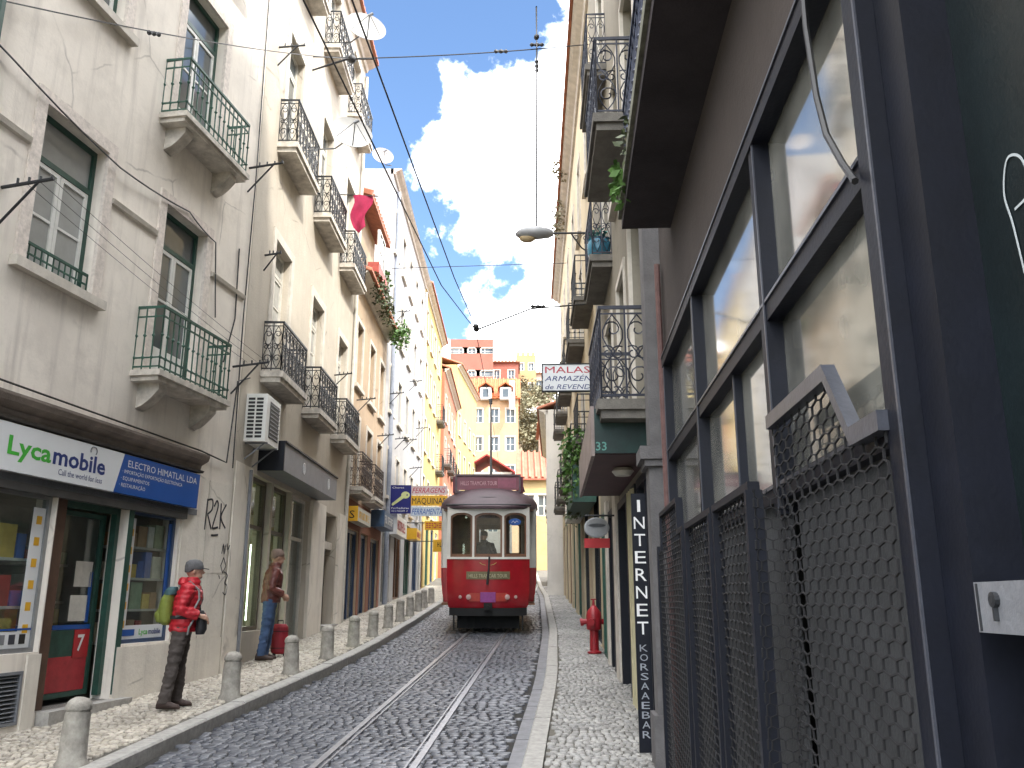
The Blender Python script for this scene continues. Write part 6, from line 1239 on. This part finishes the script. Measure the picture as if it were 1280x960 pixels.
def blockpx(name, Y, u0, u1, v0, vb, depth, wm, label, nwin=0, rows=0, roof=None, rm=None, ww=.9, wh=1.5, win_v=None):
    x0, z1 = far_at(u0, v0, Y); x1, _ = far_at(u1, v0, Y); _, z0 = far_at(u0, vb, Y); w_ = []
    for r_ in range(rows):
        for k in range(nwin):
            c_ = x0+(x1-x0)*(k+.5)/nwin; zt = z1-1.2-r_*3.0; w_.append((c_-ww/2, c_+ww/2, zt-wh, zt))
    return block(name, x0, x1, Y, depth, z0-4, z1, wm, label, w_, roof, rm)
blockpx('apartment_house', 88, 588, 648, 497, 700, 9, m_peach, 'tall peach apartment house closing the end of the street', 3, 4, ('pitch', 3.2), M('orange roof tile', (.45, .12, .04), .8, var=.3, scale=1.5))
for k, (u, lab) in enumerate(((607, 'left white dormer on the orange roof of the peach house'), (632, 'right white dormer on the orange roof of the peach house'))):
    x, z = far_at(u, 497, 87); F = TF(); F.M = Matrix.Translation((0, 87, 0)) @ Matrix.Rotation(math.pi, 4, 'Z'); D = root('dormer', F, (-x, 0, z), lab, 'dormer', 'dormers on the orange roof'); part(MB().box(-x-.6, -x+.6, -3, -.3, z-.1, z+1.2), 'wall', m_wwall, D); part(MB().prism([(-x-.8, z+1.2), (-x, z+1.75), (-x+.8, z+1.2), (-x+.8, z+1.1), (-x, z+1.62), (-x-.8, z+1.1)], 1, -.1, -3), 'roof', MATS['orange roof tile'], D); part(MB().box(-x-.3, -x+.3, -.3, -.28, z+.15, z+1.0), 'pane', m_pane, D)
x0, z1 = far_at(640, 478, 87); ch = root('chimney', WORLD, (x0, 89, z1), 'pale slanting parapet at the right end of the orange roof', 'parapet'); part(MB().prism([(86.5, z1-3), (91, z1+.6), (91, z1+1.2), (86.5, z1-2.2)], 0, x0-.3, x0+.3), 'coping', m_wwall, ch)
blockpx('brick_house', 105, 566, 614, 424, 560, 10, m_brick, 'red striped house high at the left above the peach roof', 3, 2, None, ww=2.2, wh=.7)
blockpx('red_house', 112, 612, 648, 452, 560, 10, m_brick, 'red house with roof terrace behind the orange roof', 2, 1, ('pitch', 1.5), ww=.8)
T_ = blockpx('tower_house', 120, 645, 670, 444, 560, 6, m_ochre, 'square ochre tower house with crenellated top on the hill', 2, 2, None, ww=.7, wh=1.1)
x0, z1 = far_at(645, 444, 120); x1, _ = far_at(670, 444, 120); mr_ = MB()
for k in range(4): a = x0+(x1-x0)*k/4; mr_.box(-a-.1, -a-.5, -.4, .02, z1-.2, z1+.45)
part(mr_, 'merlon', m_ochre, T_)
blockpx('red_house', 126, 668, 690, 466, 540, 8, m_pinkw, 'reddish house wall on the hill beside the ochre tower', 2, 1, ('pitch', 1.0))
blockpx('white_house', 100, 660, 700, 522, 600, 9, m_wwall, 'long low white house with grey roof on the slope above the trees', 5, 1, ('pitch', 2.2), M('grey roof', (.32, .31, .32), .8), ww=.8, wh=1.1)
blockpx('pink_house', 66, 677, 705, 525, 700, 8, m_pinkw, 'pale pink house wall at the right of the hillside', 1, 3, ('pitch', .5))
blockpx('low_house', 62, 650, 690, 598, 720, 8, plaster('sunny yellow render', (.50, .38, .19), amount=.2), 'low yellow house with red tile roof right of the tram', 2, 1, ('pitch', 2.6), M('salmon roof tile', (.40, .13, .08), .8, var=.3, scale=1.5))
blockpx('white_house', 76, 577, 640, 590, 720, 6, m_wwall, 'white house with red gable and green shutters above the tram roof', 4, 2, ('gable', 1.6), M('bright red roof', (.50, .06, .06), .7, var=.2), ww=.9, wh=1.1)
# trees on the hillside: tapered trunk, limbs, leafy crown with gaps
def tree(x, y, z, h, rad, mat, label, seed, nleaf=900, bare=False):
    rd = random.Random(seed); T_ = root('hillside_tree', WORLD, (x, y, z), label, 'tree', 'trees on the hillside'); tr_ = MB(); tr_.tube([(x, y, z-.5), (x+.1, y, z+h*.3), (x-.05, y, z+h*.6)], [.22, .16, .09], 8); cr = MB()
    for k in range(9):
        a = rd.random()*6.3; t = rd.uniform(.3, .6); p = Vector((x, y, z+h*t)); q = p+Vector((math.cos(a)*rad*rd.uniform(.5, .95), math.sin(a)*rad*rd.uniform(.5, .95), h*rd.uniform(.15, .42))); tr_.tube([p, p.lerp(q, .5)+Vector((0, 0, .2)), q], [.09, .06, .02], 5)
        for m_ in range(4):
            q2 = q+Vector((rd.uniform(-1, 1), rd.uniform(-1, 1), rd.uniform(-.2, 1)))*rad*.45; tr_.tube([q, q2], [.03, .01], 4)
            leaves(cr, q2, (rad*.34, rad*.34, rad*.28), nleaf//36, .42, 0, seed*100+k*7+m_, 0.0)
    part(tr_, 'trunk', m_stem, T_); part(cr, 'crown', mat, T_)
for k, (u, v, Y, h, rad) in enumerate(((655, 600, 92, 7, 2.2), (668, 590, 94, 8, 2.5), (682, 596, 96, 7, 2.4), (659, 560, 97, 5, 1.8), (676, 560, 99, 5, 2.0), (650, 540, 110, 6, 2.2), (664, 515, 116, 5, 2.4), (684, 520, 118, 5, 2.2), (690, 580, 93, 8, 2.4))):
    x, z = far_at(u, v, Y); tree(x, Y, z-1, h, rad, m_leafo, ['greyish tree at the foot of the hillside next to the peach house', 'olive tree in the middle of the hillside foot', 'pale tree beside the pink house wall', 'small shrubby tree halfway up the slope on the left', 'small shrubby tree halfway up the slope on the right', 'tree just below the ochre tower', 'yellowish bush under the tower house', 'bush under the reddish hill house', 'tree partly hidden by the white house end'][k], 20+k, 900)
hl_ = MB(); 
for i in range(26):
    y = 92+i*2
x0, zb0 = far_at(645, 640, 91); x1, _ = far_at(720, 640, 91)
hm = MB(); NXh, NYh = 24, 14
for j in range(NYh+1):
    for i in range(NXh+1):
        y = 90+j*2.6; x = -2+i*1.2; hm.v.append((x, y, g(90)+3+j*1.45+.5*math.sin(i*.9+j)+.3*math.sin(i*2.1-j*1.3)))
for j in range(NYh):
    for i in range(NXh): a = j*(NXh+1)+i; hm.f.append((a, a+1, a+NXh+2, a+NXh+1))
single(hm, 'hillside', M('scrub covered slope', (.26, .24, .17), .95, var=.5, scale=.5, bump=.5, bscale=3), WORLD, (0, 0, 0), None, None, kind='structure')
sc_m = MB(); rd = random.Random(5)
for k in range(140): j = rd.random()*NYh; x = rd.uniform(0, 22); leaves(sc_m, (x, 90+j*2.6, g(90)+3.4+j*1.45), (.9, .9, .6), 40, .4, 0, 700+k, 0)
single(sc_m, 'hillside_scrub', m_leafo, WORLD, (0, 0, 0), 'olive scrub covering the hillside below the tower', 'scrub', kind='stuff')

boxsign('shop_canopy', FR3, 17.4, 20.6, .5, 3.9, 4.65, m_iron_g, 'dark green box canopy under the hanging plants on the right', endmat=m_navy)
boxsign('shop_sign', FR3, 21.6, 23.6, .42, 4.0, 4.5, m_white_pl, 'small white box sign beyond the dark green canopy on the right')

DL = [((0, .09, .90), (.02, .10, .49), (0, .11, .10), (.14, .12, .035)), ((0, -.09, .90), (.02, -.10, .49), (0, -.11, .10), (.14, -.12, .035))]
DA = [((.03, .19, 1.36), (.06, .27, 1.12), (.28, .20, 1.10), (1, 0, -.2), (0, 0, -1), 1), ((.03, -.19, 1.36), (.06, -.27, 1.12), (.28, -.18, 1.12), (1, 0, -.2), (0, 0, -1), 1)]
dm = TRAMF.M @ Matrix.Translation((-.12, .78, .70))
DR = person((0, 0, 0), 0, 'dark clothed person standing at the controls behind the middle tram window', M('dark uniform', (.012, .013, .02), .8, var=.3, bump=.4), M('dark trousers', (.012, .012, .014), .8, var=.3), m_shoe, DL, DA, (.03, 0, 0), .01, hat=M('dark hair', (.02, .015, .012), .8), hatkind='short_hair')
DR.matrix_world = dm @ Matrix.Rotation(R(-90), 4, 'Z')
